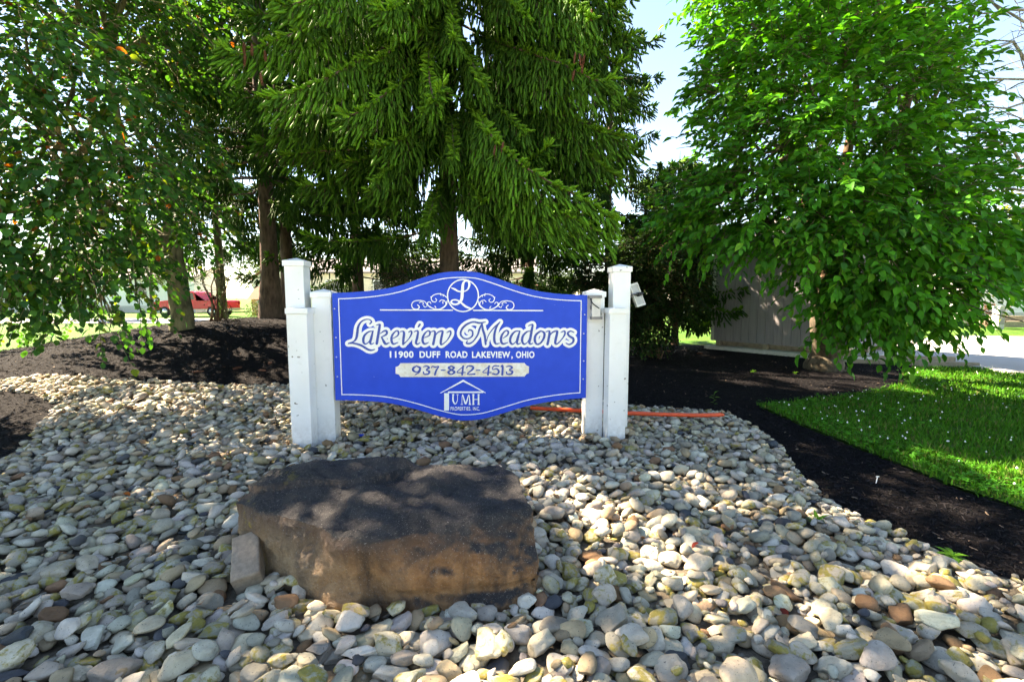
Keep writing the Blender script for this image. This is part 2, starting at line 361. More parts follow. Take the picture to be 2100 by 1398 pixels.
    flank = t.mix(t.rng(px.outputs[2], .20, .33, 0, .8), flank, (.10, .062, .048))
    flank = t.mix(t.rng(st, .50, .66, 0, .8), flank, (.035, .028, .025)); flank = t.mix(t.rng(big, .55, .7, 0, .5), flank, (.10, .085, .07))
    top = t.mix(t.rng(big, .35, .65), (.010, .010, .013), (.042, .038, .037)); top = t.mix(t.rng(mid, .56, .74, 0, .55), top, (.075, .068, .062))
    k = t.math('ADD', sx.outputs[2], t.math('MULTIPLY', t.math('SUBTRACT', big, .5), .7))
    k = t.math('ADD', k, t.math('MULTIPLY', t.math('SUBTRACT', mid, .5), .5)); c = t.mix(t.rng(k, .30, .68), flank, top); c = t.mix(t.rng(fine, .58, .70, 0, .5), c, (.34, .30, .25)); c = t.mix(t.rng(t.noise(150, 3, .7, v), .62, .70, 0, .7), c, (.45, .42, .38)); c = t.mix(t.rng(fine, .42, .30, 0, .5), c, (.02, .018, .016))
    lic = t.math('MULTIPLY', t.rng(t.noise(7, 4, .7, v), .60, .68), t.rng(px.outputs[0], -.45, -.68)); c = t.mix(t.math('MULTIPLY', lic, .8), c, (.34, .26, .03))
    M['boulder'] = t.done(t.bsdf(c, t.rng(big, .3, .7, .55, .85), t.bump(t.math('ADD', t.math('MULTIPLY', fine, .5), mid), 1., .04), .35))
mats()

# ------------------------------------------------------------------ ground
def make_ground():
    r = np.concatenate([np.arange(0, 20, .5), np.geomspace(20, 900, 40)]); a = np.linspace(0, 2 * math.pi, 97)[:-1]
    RR, AA = np.meshgrid(r[1:], a, indexing='ij'); V = np.stack([RR * np.sin(AA), 6 + RR * np.cos(AA)], 2).reshape(-1, 2)
    V = np.vstack([[[0, 6]], V]); V = np.column_stack([V, H(V[:, 0], V[:, 1]) - .03])
    n = len(a); j = np.arange(n); jn = (j + 1) % n
    T = np.stack([np.zeros(n, int), 1 + jn, 1 + j], 1)
    Q = np.concatenate([np.stack([1 + i * n + j, 1 + i * n + jn, 1 + (i + 1) * n + jn, 1 + (i + 1) * n + j], 1) for i in range(len(r) - 2)])
    tag(link('ground', np_mesh('ground', V, [T, Q]), M['turf']), kind='structure')
make_ground()
px = lambda L: np.array([G(u, v)[:2] for u, v in L])
BED = np.vstack([[[-3.2, .55], [-5.2, 1.6], [-5.4, 3.2]], px([(0, 950), (60, 905), (85, 868), (125, 832), (60, 806), (-60, 800), (-60, 778), (0, 779), (120, 771), (300, 783), (480, 793), (590, 792), (800, 800), (1000, 812), (1180, 826), (1300, 836), (1420, 842), (1491, 849), (1550, 881), (1604, 919), (1636, 972), (1679, 1015), (1733, 1053), (1840, 1096), (1921, 1144), (2023, 1179), (2110, 1200)]), [[3.2, 1.4], [2.6, .55]]])
MULCH = np.vstack([[[-9.5, 2.0], [-9.5, 12.5], [-7.0, 14.0], [-2, 14.3], [2.0, 13.6]], px([(1330, 706), (1460, 708), (1700, 738), (1850, 748), (1878, 750), (1850, 766), (1862, 785), (1800, 800), (1760, 808), (1640, 822), (1560, 828), (1556, 836), (1640, 872), (1750, 917), (1850, 957), (1960, 1003), (2105, 1050)]), [[4.6, 2.2], [4.4, .6], [-5.6, .6]]])
LAWN = np.vstack([px([(1556, 832), (1640, 868), (1750, 913), (1850, 953), (1960, 999), (2100, 1046)]), [[4.75, 2.2], [6.5, 1.2], [12, 2.5], [13.5, 7.8]], px([(2100, 770), (1990, 755), (1880, 751), (1852, 766), (1864, 785), (1800, 802), (1760, 810), (1640, 824)])])
sheet('mulch_bed', MULCH, M['mulch'], 0., .3)
sheet('rock_bed_soil', BED, M['soil'], .006, .25)
sheet('lawn', LAWN, M['turf'], .005, .3)
road_r = np.vstack([px([(1790, 741), (2003, 749), (2100, 768)]), [[14.2, 7.6], [60, 2], [60, 15], [24, 15.2]], px([(1985, 688), (1850, 696), (1760, 712)])])
sheet('road', road_r, M['road'], .004, 2., inner=False)
sheet('side_road', np.array([[-90, 24.5], [-2, 25.5], [3, 28], [1, 31.5], [-4, 31.2], [-90, 30.5]]), M['road'], .004, 3., inner=False)
sheet('bounce_road', np.array([[-60, -10], [60, -10], [60, -.6], [8, -.5], [-8, -.5], [-60, -.6]]), M['road'], .004, 3., inner=False)  # unseen pale road added behind the camera to bounce sunlight onto the sign
def kerb():
    a = G(1990, 753); b = G(2100, 769); d = (b - a)[:2]; e = b[:2] + d * 1.2; mb = MB()
    L = [a[:2], b[:2], e]; n = np.array([d[1], -d[0]]) / np.linalg.norm(d)
    for p, q in zip(L[:-1], L[1:]):
        v = [[*p, -.05], [*q, -.05], [*(q - n * .16), -.05], [*(p - n * .16), -.05]]; v += [[x, y, .035] for x, y, _ in v]
        mb.add(v, [[0, 1, 5, 4], [1, 2, 6, 5], [2, 3, 7, 6], [3, 0, 4, 7], [4, 5, 6, 7]])
    tag(mb.build('kerb', M['road']), kind='structure')
kerb()

# ------------------------------------------------------------------ boulder
BO = np.array([-.66, 2.36, 0.])
def make_boulder():
    P = []
    def q(u, v, z): d = ray(u, v); t = (z - CAMZ) / d[2]; P.append((C0 + d * t) - BO)
    for u, v, z in [(474, 1028, .36), (520, 1000, .40), (560, 972, .43), (640, 956, .44), (760, 950, .42), (900, 949, .42), (1020, 950, .41), (1062, 975, .41), (1090, 1040, .36), (1096, 1090, .27),
                    (1112, 1188, .13), (1085, 1236, .02), (560, 1052, .37), (650, 1078, .37), (700, 1098, .36), (760, 1112, .35), (860, 1092, .37), (960, 1062, .39), (1040, 1046, .385),
                    (490, 1105, .18), (505, 1165, .05), (560, 1200, .02), (640, 1228, .01), (725, 1276, .0), (740, 1180, .18), (900, 1270, .0), (1010, 1262, .01), (1000, 1150, .20), (880, 1160, .20)]: q(u, v, z)
    P = np.array(P); lo = P.copy(); lo[:, 2] = -.12; lo[:, :2] *= .93; B = P[P[:, 2] > .3] * [.95, 1, 1]; B[:, 2] = -.1
    extra = np.array([[-.62, .50, .1], [.45, .55, .1], [-.62, .5, -.1], [.45, .55, -.1], [0, .58, .2]])
    bm = bmesh.new()
    for p in np.vstack([P, lo, extra]): bm.verts.new(p)
    r = bmesh.ops.convex_hull(bm, input=bm.verts); bmesh.ops.delete(bm, geom=[v for v in bm.verts if not v.link_faces], context='VERTS')
    bmesh.ops.triangulate(bm, faces=bm.faces)
    for it in range(5):
        lim = .35 / 1.75 ** it
        ed = [e for e in bm.edges if e.calc_length() > lim]
        bmesh.ops.subdivide_edges(bm, edges=ed, cuts=1, use_grid_fill=False); bmesh.ops.triangulate(bm, faces=bm.faces)
    bmesh.ops.smooth_vert(bm, verts=bm.verts, factor=.5, use_axis_x=True, use_axis_y=True, use_axis_z=True)
    bmesh.ops.subdivide_edges(bm, edges=[e for e in bm.edges if e.calc_length() > .022], cuts=1); bmesh.ops.triangulate(bm, faces=bm.faces)
    bm.normal_update()
    from mathutils import noise as N
    for v in bm.verts:
        p = v.co.copy(); n = v.normal
        d =   .026 * N.noise(p * 4.2) + .012 * N.noise(p * 12 + Vector((3, 1, 2))) + .007 * N.noise(p * 30) + .005 * N.noise(p * 75)
        d -= .012 * abs(N.noise(p * Vector((4, 4, 9)) + Vector((9, 2, 5))))
        if n.z > .5:      # raised slab on the back of the top, wandering edge
            e = p.y + .10 * N.noise(p * 4 + Vector((1, 7, 3))) - (.02 + max(0, p.x + .10) * 1.1)
            d += .034 * float(sst(-.01, .012, e)) * float(sst(-.12, -.02, -(p.x + .02)) if p.x > -.1 else 1.)
            d -= .018 * math.exp(-((p.x - .02) / .16) ** 2 - ((p.y + .02) / .14) ** 2)
        if n.y < -.3:     # crease down the front beside the nose
            d -= .045 * math.exp(-((p.x - .03 + .2 * (p.z - .2)) / .07) ** 2) * float(sst(.34, .2, p.z))
            d -= .03 * math.exp(-((p.z - .10) / .035) ** 2) * float(sst(.1, .25, p.x)); d += .05 * math.exp(-((p.x + .06) / .10) ** 2 - ((p.z - .31) / .08) ** 2)
        ck = abs(N.noise(p * Vector((3.1, 3.4, 4.2)) + Vector((4, 8, 1)))); d -= .008 * float(sst(.04, .0, ck))
        v.co = p + n * d
    me = bpy.data.meshes.new('boulder'); bm.to_mesh(me); bm.free()
    for f in me.polygons: f.use_smooth = True
    o = link('boulder', me, M['boulder'], None, BO)
    tag(o, 'big dark-topped sandstone boulder with ochre flanks half sunk among river stones', 'boulder')
    A = np.array([v.co[:2] for v in me.vertices if v.co.z < .3]) + BO[:2]
    return A
boulder_pts = make_boulder()
from mathutils.geometry import convex_hull_2d
_bh = convex_hull_2d([Vector(p) for p in boulder_pts]); BHULL = np.array([boulder_pts[i] for i in _bh])

# ------------------------------------------------------------------ sign frame: vertical plane through the panel
SL, SR = at(684, 700, 4.28), at(1203, 700, 4.45)
SD = np.array([SR[0] - SL[0], SR[1] - SL[1], 0.]); SW = np.linalg.norm(SD); SD /= SW
SNV = np.array([SD[1], -SD[0], 0.])                 # towards the camera
S_YAW = math.atan2(SD[1], SD[0])
SO = np.array([SL[0], SL[1], 0.])
def S(u, v, depth=0.):                    # pixel -> local (s, z) on the plane lying `depth` in front of the panel face
    d = ray(u, v); o = SO + SNV * depth; t = ((o - C0) @ SNV) / (d @ SNV); p = C0 + d * t - SO
    return np.array([p @ SD, p[2]])
sign = empty('entrance_sign', SO, S_YAW)
tag(sign, 'blue carved entrance sign with white script lettering between paired white posts', 'sign')
def zbase(s, dep):
    p = SO + SD * s + SNV * dep; return float(H(p[0], p[1])) - .05
POSTS = []
def post(s0, s1, dep, top, rise=.03):
    """square hollow post; local y = -depth.  dep = how far its front face stands before the panel face"""
    w = s1 - s0; z0 = zbase((s0 + s1) / 2, dep)
    o = MB().box((s0, -dep, z0), (s1, -dep + w, top - .012)).build('post', M['vinyl'], sign); bevel(o, .006)
    c = .012; mb = MB(); y0, y1 = -dep - c, -dep + w + c; zt = top
    mb.box((s0 - c, y0, zt - .05), (s1 + c, y1, zt))
    a = [[s0 - c, y0, zt], [s1 + c, y0, zt], [s1 + c, y1, zt], [s0 - c, y1, zt], [(s0 + s1) / 2, (y0 + y1) / 2, zt + rise]]
    mb.add(a, [[0, 1, 4], [1, 2, 4], [2, 3, 4], [3, 0, 4]])
    k = mb.build('cap', M['vinyl'], o); bevel(k, .003, 1)
    POSTS.append(np.array([(SO + SD * s + SNV * (dep - e * w))[:2] for s, e in ((s0, 0), (s1, 0), (s1, 1), (s0, 1))]))
    return o
PW = .172
# panel front is depth 0; it is screwed to the inner posts whose faces lie 0.05 behind it
dI = -.052
for side in (0, 1):
    if side == 0:
        iR = S(686, 830, dI)[0]; i0, i1 = iR - PW, iR; tI = S(660, 592, dI)[1] - .03
        tR = S(622, 560, dI - .02)[0]; t0, t1 = tR - PW, tR; tT = S(600, 527, dI)[1] - .03
        f0, f1 = t0 + .085, t1 + .085; tF = S(610, 632, dI + PW)[1]
    else:
        i0 = S(1201, 830, dI)[0]; i1 = i0 + PW; tI = S(1222, 592, dI)[1] - .03
        t1 = S(1294, 560, dI - .02)[0]; t0 = t1 - PW; tT = S(1275, 540, dI)[1] - .03
        f0, f1 = t0 - .085, t1 - .085; tF = S(1262, 632, dI + PW)[1]
    post(i0, i1, dI, tI); post(t0, t1, dI - .02, tT)
    o = post(f0, f1, dI + PW + .004, tF, .006)
    if side == 1: RP = (i0, i1, t0, t1)
# panel
OUT = [(681, 601), (738, 598), (783, 593), (820, 585.4), (857, 572.5), (894, 561.5), (920, 557.5), (943, 556.5), (965, 557), (985, 560), (1017, 570), (1054, 583), (1091, 594), (1128, 600.5), (1165, 603.6), (1204.5, 605),
       (1201.5, 815.7), (1162, 818.7), (1117, 825), (1080, 832.5), (1043, 843.6), (1006, 854.8), (985, 859.3), (962, 861.5), (935, 860.6), (894, 851), (857, 840), (820, 830.6), (783, 824.3), (738, 821.3), (688, 820.2)]
def dens(P, closed=True, n=4):
    """Catmull-Rom through points; corners flagged by repeated sharp turns stay"""
    P = np.asarray(P, float); m = len(P); out = []
    rngi = range(m if closed else m - 1)
    for i in rngi:
        p0, p1, p2, p3 = (P[(i - 1) % m] if closed or i > 0 else P[i]), P[i], P[(i + 1) % m], (P[(i + 2) % m] if closed or i + 2 < m else P[min(i + 1, m - 1)])
        for k in range(n):
            t = k / n; out.append(.5 * ((2 * p1) + (p2 - p0) * t + (2 * p0 - 5 * p1 + 4 * p2 - p3) * t * t + (3 * p1 - p0 - 3 * p2 + p3) * t ** 3))
    if not closed: out.append(P[-1])
    return np.array(out)
top_ = np.array([S(u, v) for u, v in OUT[:16]]); bot_ = np.array([S(u, v) for u, v in OUT[16:]])
OUTL = np.vstack([dens(top_, False), dens(bot_, False)])[::-1]
def fill2d(name, loops, y, mat, parent, thick=.004, smooth=False):
    """closed loops in (s,z); even-odd filled, extruded `thick` towards the camera from local plane y"""
    cu = bpy.data.curves.new(name, 'CURVE'); cu.dimensions = '2D'; cu.fill_mode = 'BOTH'; cu.extrude = thick / 2
    for L in loops:
        sp = cu.splines.new('POLY'); sp.points.add(len(L) - 1)
        sp.points.foreach_set('co', np.column_stack([L, np.zeros(len(L)), np.ones(len(L))]).astype(np.float32).ravel()); sp.use_cyclic_u = True
    tmp = bpy.data.objects.new('tmp', cu); COL.objects.link(tmp)
    me = bpy.data.meshes.new_from_object(tmp.evaluated_get(bpy.context.evaluated_depsgraph_get())); bpy.data.objects.remove(tmp); bpy.data.curves.remove(cu)
    me.name = name; me.materials.clear()
    co = np.empty(len(me.vertices) * 3, np.float32); me.vertices.foreach_get('co', co); co = co.reshape(-1, 3)
    co = np.column_stack([co[:, 0], y - co[:, 2], co[:, 1]]); me.vertices.foreach_set('co', co.astype(np.float32).ravel())
    o = link(name, me, mat, parent)
    bm = bmesh.new(); bm.from_mesh(me); bmesh.ops.remove_doubles(bm, verts=bm.verts, dist=1e-6); bmesh.ops.recalc_face_normals(bm, faces=bm.faces); bm.to_mesh(me); bm.free()
    return o
panel = fill2d('panel', [OUTL], .022, M['blue'], sign, .044)
def sdf_loops(strokes, off=0., cell=.003):
    """strokes: lists of (s, z, width); returns contour loops of their union grown by `off`"""
    D = [];
    for st in strokes:
        st = np.asarray(st, float)
        q = dens(st, False, 5) if len(st) > 2 else st
        D.append(np.column_stack([q[:-1], q[1:]]))
    D = np.vstack(D); mx = D[:, 2].max() / 2 + off + 4 * cell
    lo = np.minimum(D[:, :2].min(0), D[:, 3:5].min(0)) - mx; hi = np.maximum(D[:, :2].max(0), D[:, 3:5].max(0)) + mx
    nx, nz = (np.ceil((hi - lo) / cell).astype(int) + 1); F = np.full((nx, nz), 1.)
    for x0, z0, w0, x1, z1, w1 in D:
        m = max(w0, w1) / 2 + off + 4 * cell
        i0, i1 = int((min(x0, x1) - m - lo[0]) / cell), int((max(x0, x1) + m - lo[0]) / cell) + 2; k0, k1 = int((min(z0, z1) - m - lo[1]) / cell), int((max(z0, z1) + m - lo[1]) / cell) + 2
        i0, k0 = max(i0, 0), max(k0, 0)
        X = lo[0] + cell * np.arange(i0, min(i1, nx))[:, None]; Z = lo[1] + cell * np.arange(k0, min(k1, nz))[None]
        dx, dz = x1 - x0, z1 - z0; t = np.clip(((X - x0) * dx + (Z - z0) * dz) / (dx * dx + dz * dz + 1e-12), 0, 1)
        F[i0:i1, k0:k1] = np.minimum(F[i0:i1, k0:k1], np.hypot(X - x0 - t * dx, Z - z0 - t * dz) - (w0 + (w1 - w0) * t) / 2)
    F -= off; F[np.abs(F) < 1e-7] = 1e-7
    segs = {}
    def ep(i, k, ax):
        a = F[i, k]; b = F[i + (ax == 0), k + (ax == 1)]; t = a / (a - b)
        return (lo[0] + cell * (i + (t if ax == 0 else 0)), lo[1] + cell * (k + (t if ax == 1 else 0)))
    neg = F < 0; mixd = (neg[:-1, :-1].astype(int) + neg[1:, :-1] + neg[:-1, 1:] + neg[1:, 1:]); ii, kk = np.nonzero((mixd > 0) & (mixd < 4))
    nxt = {}; P = {}
    for i, k in zip(ii, kk):
        a, b, c, d = neg[i, k], neg[i + 1, k], neg[i + 1, k + 1], neg[i, k + 1]
        e = []       # edges keyed: bottom, right, top, left
        if a != b: e.append((i, k, 0))
        if b != c: e.append((i + 1, k, 1))
        if d != c: e.append((i, k + 1, 0))
        if a != d: e.append((i, k, 1))
        pairs = [(e[0], e[1])] if len(e) == 2 else [(e[0], e[1]), (e[2], e[3])]
        for x, y in pairs: nxt.setdefault(x, []).append(y); nxt.setdefault(y, []).append(x)
    seen = set(); loops = []
    for st in nxt:
        if st in seen: continue
        L = [st]; seen.add(st); cur = st
        while True:
            n = [x for x in nxt[cur] if x not in seen]
            if not n: break
            cur = n[0]; seen.add(cur); L.append(cur)
        if len(L) > 5: loops.append(np.array([ep(*x) for x in L]))
    return loops
def tr(strokes, u0, v0, sc):              # traced crop coordinates -> sign plane; widths scale too
    out = []
    for st in strokes:
        o = []
        for x, y, w in st:
            a = S(u0 + x / sc, v0 + y / sc); b = S(u0 + x / sc + 1, v0 + y / sc); o.append((a[0], a[1], w / sc * (b[0] - a[0])))
        out.append(o)
    return out
W1 = [[(535, 185, 20), (562, 152, 22), (530, 118, 16), (470, 115, 18), (400, 150, 24), (350, 230, 34), (335, 330, 40), (320, 410, 36), (280, 465, 24), (200, 492, 14)], [(190, 500, 14), (280, 495, 26), (400, 530, 34), (500, 590, 34), (560, 605, 26), (615, 590, 12)],
      [(590, 300, 14), (520, 310, 22), (450, 370, 34), (430, 450, 38), (455, 505, 26), (510, 480, 14), (570, 380, 12)], [(585, 300, 20), (560, 400, 38), (540, 480, 36), (560, 508, 22), (600, 490, 12)],
      [(640, 205, 14), (690, 195, 24), (692, 220, 36), (670, 350, 40), (645, 500, 40)], [(700, 340, 10), (760, 300, 24), (800, 300, 34), (800, 350, 30), (720, 395, 14)], [(720, 395, 20), (760, 470, 38), (790, 505, 34), (845, 485, 12)],
      [(900, 420, 10), (980, 370, 22), (990, 310, 28), (950, 300, 20), (890, 370, 32), (880, 450, 38), (910, 505, 30), (985, 480, 12)],
      [(1020, 310, 12), (1065, 305, 24), (1080, 340, 38), (1070, 430, 38), (1065, 508, 34)], [(1070, 510, 16), (1150, 430, 16), (1200, 340, 26), (1190, 300, 24), (1150, 320, 12)],
      [(1240, 310, 14), (1300, 300, 26), (1290, 400, 38), (1270, 480, 36), (1290, 510, 24), (1335, 485, 12)], [(1308, 232, 26), (1332, 195, 30)],
      [(1390, 410, 10), (1480, 370, 22), (1490, 310, 28), (1450, 300, 20), (1390, 370, 32), (1375, 450, 38), (1405, 505, 30), (1470, 480, 12)],
      [(1510, 310, 14), (1560, 300, 24), (1575, 340, 36), (1560, 430, 38), (1545, 508, 40)], [(1560, 400, 12), (1620, 320, 20), (1690, 300, 28), (1690, 340, 36), (1670, 430, 38), (1665, 500, 36), (1690, 510, 20), (1770, 440, 16), (1820, 350, 26), (1815, 300, 26), (1760, 325, 12)]]
W2 = [[(490, 150, 14), (400, 165, 28), (300, 150, 26), (200, 190, 30), (130, 260, 32), (110, 340, 30), (160, 400, 24), (230, 405, 20), (290, 360, 26), (290, 290, 26), (245, 270, 22), (228, 298, 14)],
      [(440, 170, 20), (400, 260, 30), (370, 350, 26), (310, 440, 20), (250, 480, 26), (200, 475, 24), (215, 440, 14)], [(440, 170, 20), (450, 260, 34), (480, 360, 36), (495, 490, 30)], [(495, 490, 10), (540, 350, 14), (620, 240, 18), (715, 150, 14)], [(715, 150, 12), (660, 230, 28), (630, 340, 36), (630, 440, 38), (655, 485, 26), (710, 475, 12)],
      [(760, 400, 10), (830, 350, 22), (840, 295, 28), (800, 285, 20), (745, 350, 32), (730, 430, 38), (760, 485, 30), (835, 465, 12)],
      [(1020, 290, 14), (950, 295, 22), (890, 360, 34), (870, 440, 36), (900, 490, 26), (950, 460, 12), (1000, 370, 12)], [(1020, 290, 20), (990, 390, 38), (975, 460, 36), (990, 490, 22), (1030, 475, 12)],
      [(1190, 290, 10), (1130, 300, 22), (1070, 360, 34), (1055, 440, 36), (1085, 490, 26), (1135, 460, 12), (1180, 370, 12)], [(1150, 210, 12), (1215, 190, 24), (1205, 260, 36), (1180, 400, 38), (1165, 465, 36), (1185, 490, 22), (1220, 475, 12)],
      [(1330, 295, 24), (1265, 350, 34), (1250, 430, 38), (1280, 490, 28), (1340, 470, 26), (1390, 390, 34), (1395, 320, 34), (1350, 290, 22), (1330, 295, 24)],
      [(1420, 300, 12), (1470, 290, 24), (1475, 330, 36), (1460, 420, 38), (1445, 490, 38)], [(1460, 390, 12), (1520, 310, 20), (1590, 290, 28), (1590, 330, 36), (1570, 420, 38), (1565, 475, 34), (1595, 485, 20), (1660, 420, 16), (1710, 340, 24), (1705, 290, 24), (1650, 310, 12)],
      [(1850, 310, 16), (1800, 290, 20), (1755, 320, 28), (1780, 365, 32), (1840, 405, 34), (1835, 460, 30), (1780, 495, 22), (1730, 475, 16)]]
NAME = tr(W1, 690, 640, 7.778) + tr(W2, 930, 640, 7.5)
fill2d('script_outline', sdf_loops(NAME, .0255), -.0022, M['white'], sign, .0044)
fill2d('script_lettering', sdf_loops(NAME), -.0062, M['blue_letter'], sign, .0036)
three = [(480, 150, 14), (530, 140, 20), (560, 165, 28), (520, 195, 14), (565, 220, 30), (545, 255, 24), (490, 255, 20), (480, 225, 18)]
four = [[(1060, 140, 14), (960, 230, 12), (1080, 232, 14)], [(1050, 140, 22), (1035, 262, 30)]]
PH = [[(380, 140, 16), (335, 170, 30), (335, 205, 30), (380, 225, 16), (425, 200, 22), (430, 165, 30), (380, 140, 16)], [(430, 180, 30), (420, 225, 24), (360, 265, 12)], three, [(595, 165, 12), (610, 145, 18), (650, 155, 20), (700, 145, 14), (665, 200, 24), (645, 262, 30)], [(735, 200, 16), (790, 200, 16)],
      [(880, 140, 16), (840, 165, 28), (880, 195, 22), (925, 225, 30), (880, 260, 18), (835, 230, 30), (880, 195, 18), (920, 165, 26), (880, 140, 16)], *four, [(1100, 165, 18), (1120, 140, 18), (1180, 145, 26), (1190, 180, 28), (1110, 255, 14), (1215, 255, 24)], [(1240, 200, 16), (1290, 200, 16)],
      *[[(x + 370, y, w) for x, y, w in s_] for s_ in four], [(1560, 140, 18), (1490, 140, 18), (1470, 190, 12), (1530, 180, 20), (1560, 220, 30), (1530, 260, 20), (1475, 250, 22)], [(1590, 150, 14), (1615, 140, 28), (1610, 262, 30)], [(x + 1190, y, w) for x, y, w in three]]
PQ = [(150, 100), (1930, 97), (1955, 133), (1995, 148), (1990, 245), (1955, 255), (1930, 292), (150, 298), (125, 262), (80, 250), (80, 155), (122, 140)]
fill2d('phone_plaque', [np.array([S(800 + x / 7, 730 + y / 7) for x, y in PQ])], -.003, M['plaque'], sign, .006)
fill2d('phone_number', sdf_loops(tr(PH, 800, 730, 7)), -.0078, M['blue_letter'], sign, .0036)
LG = [[(725, 528, 10), (1050, 352, 26), (1370, 524, 10)], [(840, 516, 22), (1330, 516, 22)], [(905, 552, 22), (905, 640, 22), (935, 685, 16), (965, 640, 8), (968, 552, 8)], [(1030, 690, 8), (1040, 552, 10), (1085, 680, 22), (1130, 552, 10), (1145, 690, 22)], [(1195, 552, 22), (1195, 690, 22)], [(1195, 620, 8), (1270, 620, 8)], [(1270, 552, 22), (1270, 690, 22)],
      *[[(x - 16, y, 7), (x + 16, y, 7)] for x, y in ((905, 550), (968, 550), (1030, 692), (1145, 692), (1195, 550), (1195, 692), (1270, 550), (1270, 692))]]
LGT = [[p for p in s_] for s_ in LG]
lg = sdf_loops([s_[:1] + s_[1:] if len(s_) != 3 else s_ for s_ in tr([LG[0][:2], LG[0][1:]] + LG[1:], 800, 730, 7)])
fill2d('company_logo', lg, -.002, M['white'], sign, .004)
fill2d('logo_pillar', [np.array([S(800 + x / 7, 730 + y / 7) for x, y in ((776, 530), (846, 530), (846, 778), (776, 778))])], -.0026, M['white'], sign, .0048)
ring = [(1045 + 277 * math.cos(a), 402 + 286 * math.sin(a), 22) for a in np.linspace(0, 2 * math.pi, 41)]
EL = [[(840, 265, 16), (900, 290, 34), (960, 325, 26), (1060, 330, 16), (1130, 290, 26), (1160, 210, 40), (1140, 140, 40), (1080, 145, 30), (1045, 200, 44), (1035, 330, 56), (1020, 470, 50), (960, 545, 36), (890, 560, 36), (835, 530, 34), (850, 490, 26), (920, 480, 26), (1000, 520, 30), (1090, 595, 40), (1180, 635, 30)]]
SC = [[(760, 440, 18), (690, 390, 15), (600, 370, 15), (510, 400, 15), (475, 450, 15), (500, 505, 16), (550, 515, 14), (575, 480, 13), (550, 455, 13)], [(760, 500, 18), (740, 570, 26), (670, 630, 24), (590, 650, 20), (500, 630, 18), (420, 580, 20), (410, 530, 16), (450, 515, 14), (470, 545, 13)], [(740, 560, 12), (720, 500, 13), (660, 480, 14), (625, 510, 13)], [(690, 545, 12), (680, 520, 12), (700, 505, 11)], [(400, 590, 13), (360, 610, 13), (340, 580, 12)],
      [(400, 570, 15), (360, 510, 14), (260, 490, 16), (160, 510, 16), (125, 570, 15), (150, 630, 17), (220, 650, 20), (265, 610, 16), (230, 570, 18)], [(260, 530, 12), (300, 515, 12), (340, 540, 12), (320, 565, 11)], [(560, 620, 16), (540, 590, 13)], [(470, 430, 20), (488, 425, 12)], [(640, 360, 12), (650, 400, 14)], [(700, 385, 12), (690, 415, 14)]]
SCR = [[(2085 - x, y + 6, w) for x, y, w in s_] for s_ in SC]
RULE = [[(-437, 660, 20), (700, 664, 20), (858, 665, 20)], [(1232, 667, 20), (1400, 668, 20), (2476, 672, 20)]]
fill2d('emblem_ring', sdf_loops(tr([ring], 830, 560, 8.75)), -.002, M['white'], sign, .004)
fill2d('emblem_letter', sdf_loops(tr(EL, 830, 560, 8.75)), -.0022, M['white'], sign, .0044)
for s_ in (SC, SCR): fill2d('scrollwork', sdf_loops(tr(s_, 830, 560, 8.75), 0., .0022), -.0019, M['white'], sign, .0038)
for s_ in RULE: fill2d('rule_line', sdf_loops(tr([s_], 830, 560, 8.75)), -.0021, M['white'], sign, .0042)
# border line inside the edge
cen = OUTL.mean(0)
def inset(L, d):
    L = np.asarray(L); t = np.roll(L, -1, 0) - np.roll(L, 1, 0); n = np.column_stack([-t[:, 1], t[:, 0]]); n /= np.linalg.norm(n, axis=1)[:, None] + 1e-9
    s_ = np.sign(((cen - L) * n).sum(1).mean()); return L + n * d * s_
def border(d):
    a = dens(top_, False)[1:-1]; b = dens(bot_, False)[1:-1]
    def row(c, sgn):
        t = np.gradient(c, axis=0); n = np.column_stack([-t[:, 1], t[:, 0]]); n /= np.linalg.norm(n, axis=1)[:, None]; q = c + n * d * sgn
        x0, x1 = OUTL[:, 0].min() + d + .005, OUTL[:, 0].max() - d - .004; q = q[(q[:, 0] > x0) & (q[:, 0] < x1)]
        e = np.array([[x0, 0], [x1, 0]]); 
        if q[0, 0] > q[-1, 0]: e = e[::-1]
        e[0, 1] = q[0, 1]; e[1, 1] = q[-1, 1]; return np.vstack([e[:1], q, e[1:]])
    return np.vstack([row(a, -1), row(b, -1)])
fill2d('border_line', [border(.052), border(.060)], -.0015, M['white'], sign, .003)
def text(body, name, u0, u1, v0, v1, mat, bold=0.):
    cu = bpy.data.curves.new(name, 'FONT'); cu.body = body; cu.size = 1; cu.offset = bold; cu.space_character = 1.12; cu.space_word = 1.25; cu.extrude = .5
    tmp = bpy.data.objects.new('tmp', cu); COL.objects.link(tmp)
    me = bpy.data.meshes.new_from_object(tmp.evaluated_get(bpy.context.evaluated_depsgraph_get())); bpy.data.objects.remove(tmp)
    co = np.empty(len(me.vertices) * 3, np.float32); me.vertices.foreach_get('co', co); co = co.reshape(-1, 3)
    caps = co[:, 1]; a0, a1 = co[:, 0].min(), co[:, 0].max(); h = .729
    p0 = S(u0, v1); p1 = S(u1, v0); s_ = p0[0] + (co[:, 0] - a0) / (a1 - a0) * (p1[0] - p0[0]); z = p0[1] + co[:, 1] / h * (p1[1] - p0[1])
    z += (S(u1, v1)[1] - p0[1]) * (co[:, 0] - a0) / (a1 - a0)
    co = np.column_stack([s_, -.002 - co[:, 2] * .004, z]); me.vertices.foreach_set('co', co.astype(np.float32).ravel()); me.materials.clear()
    return link(name, me, mat, sign)
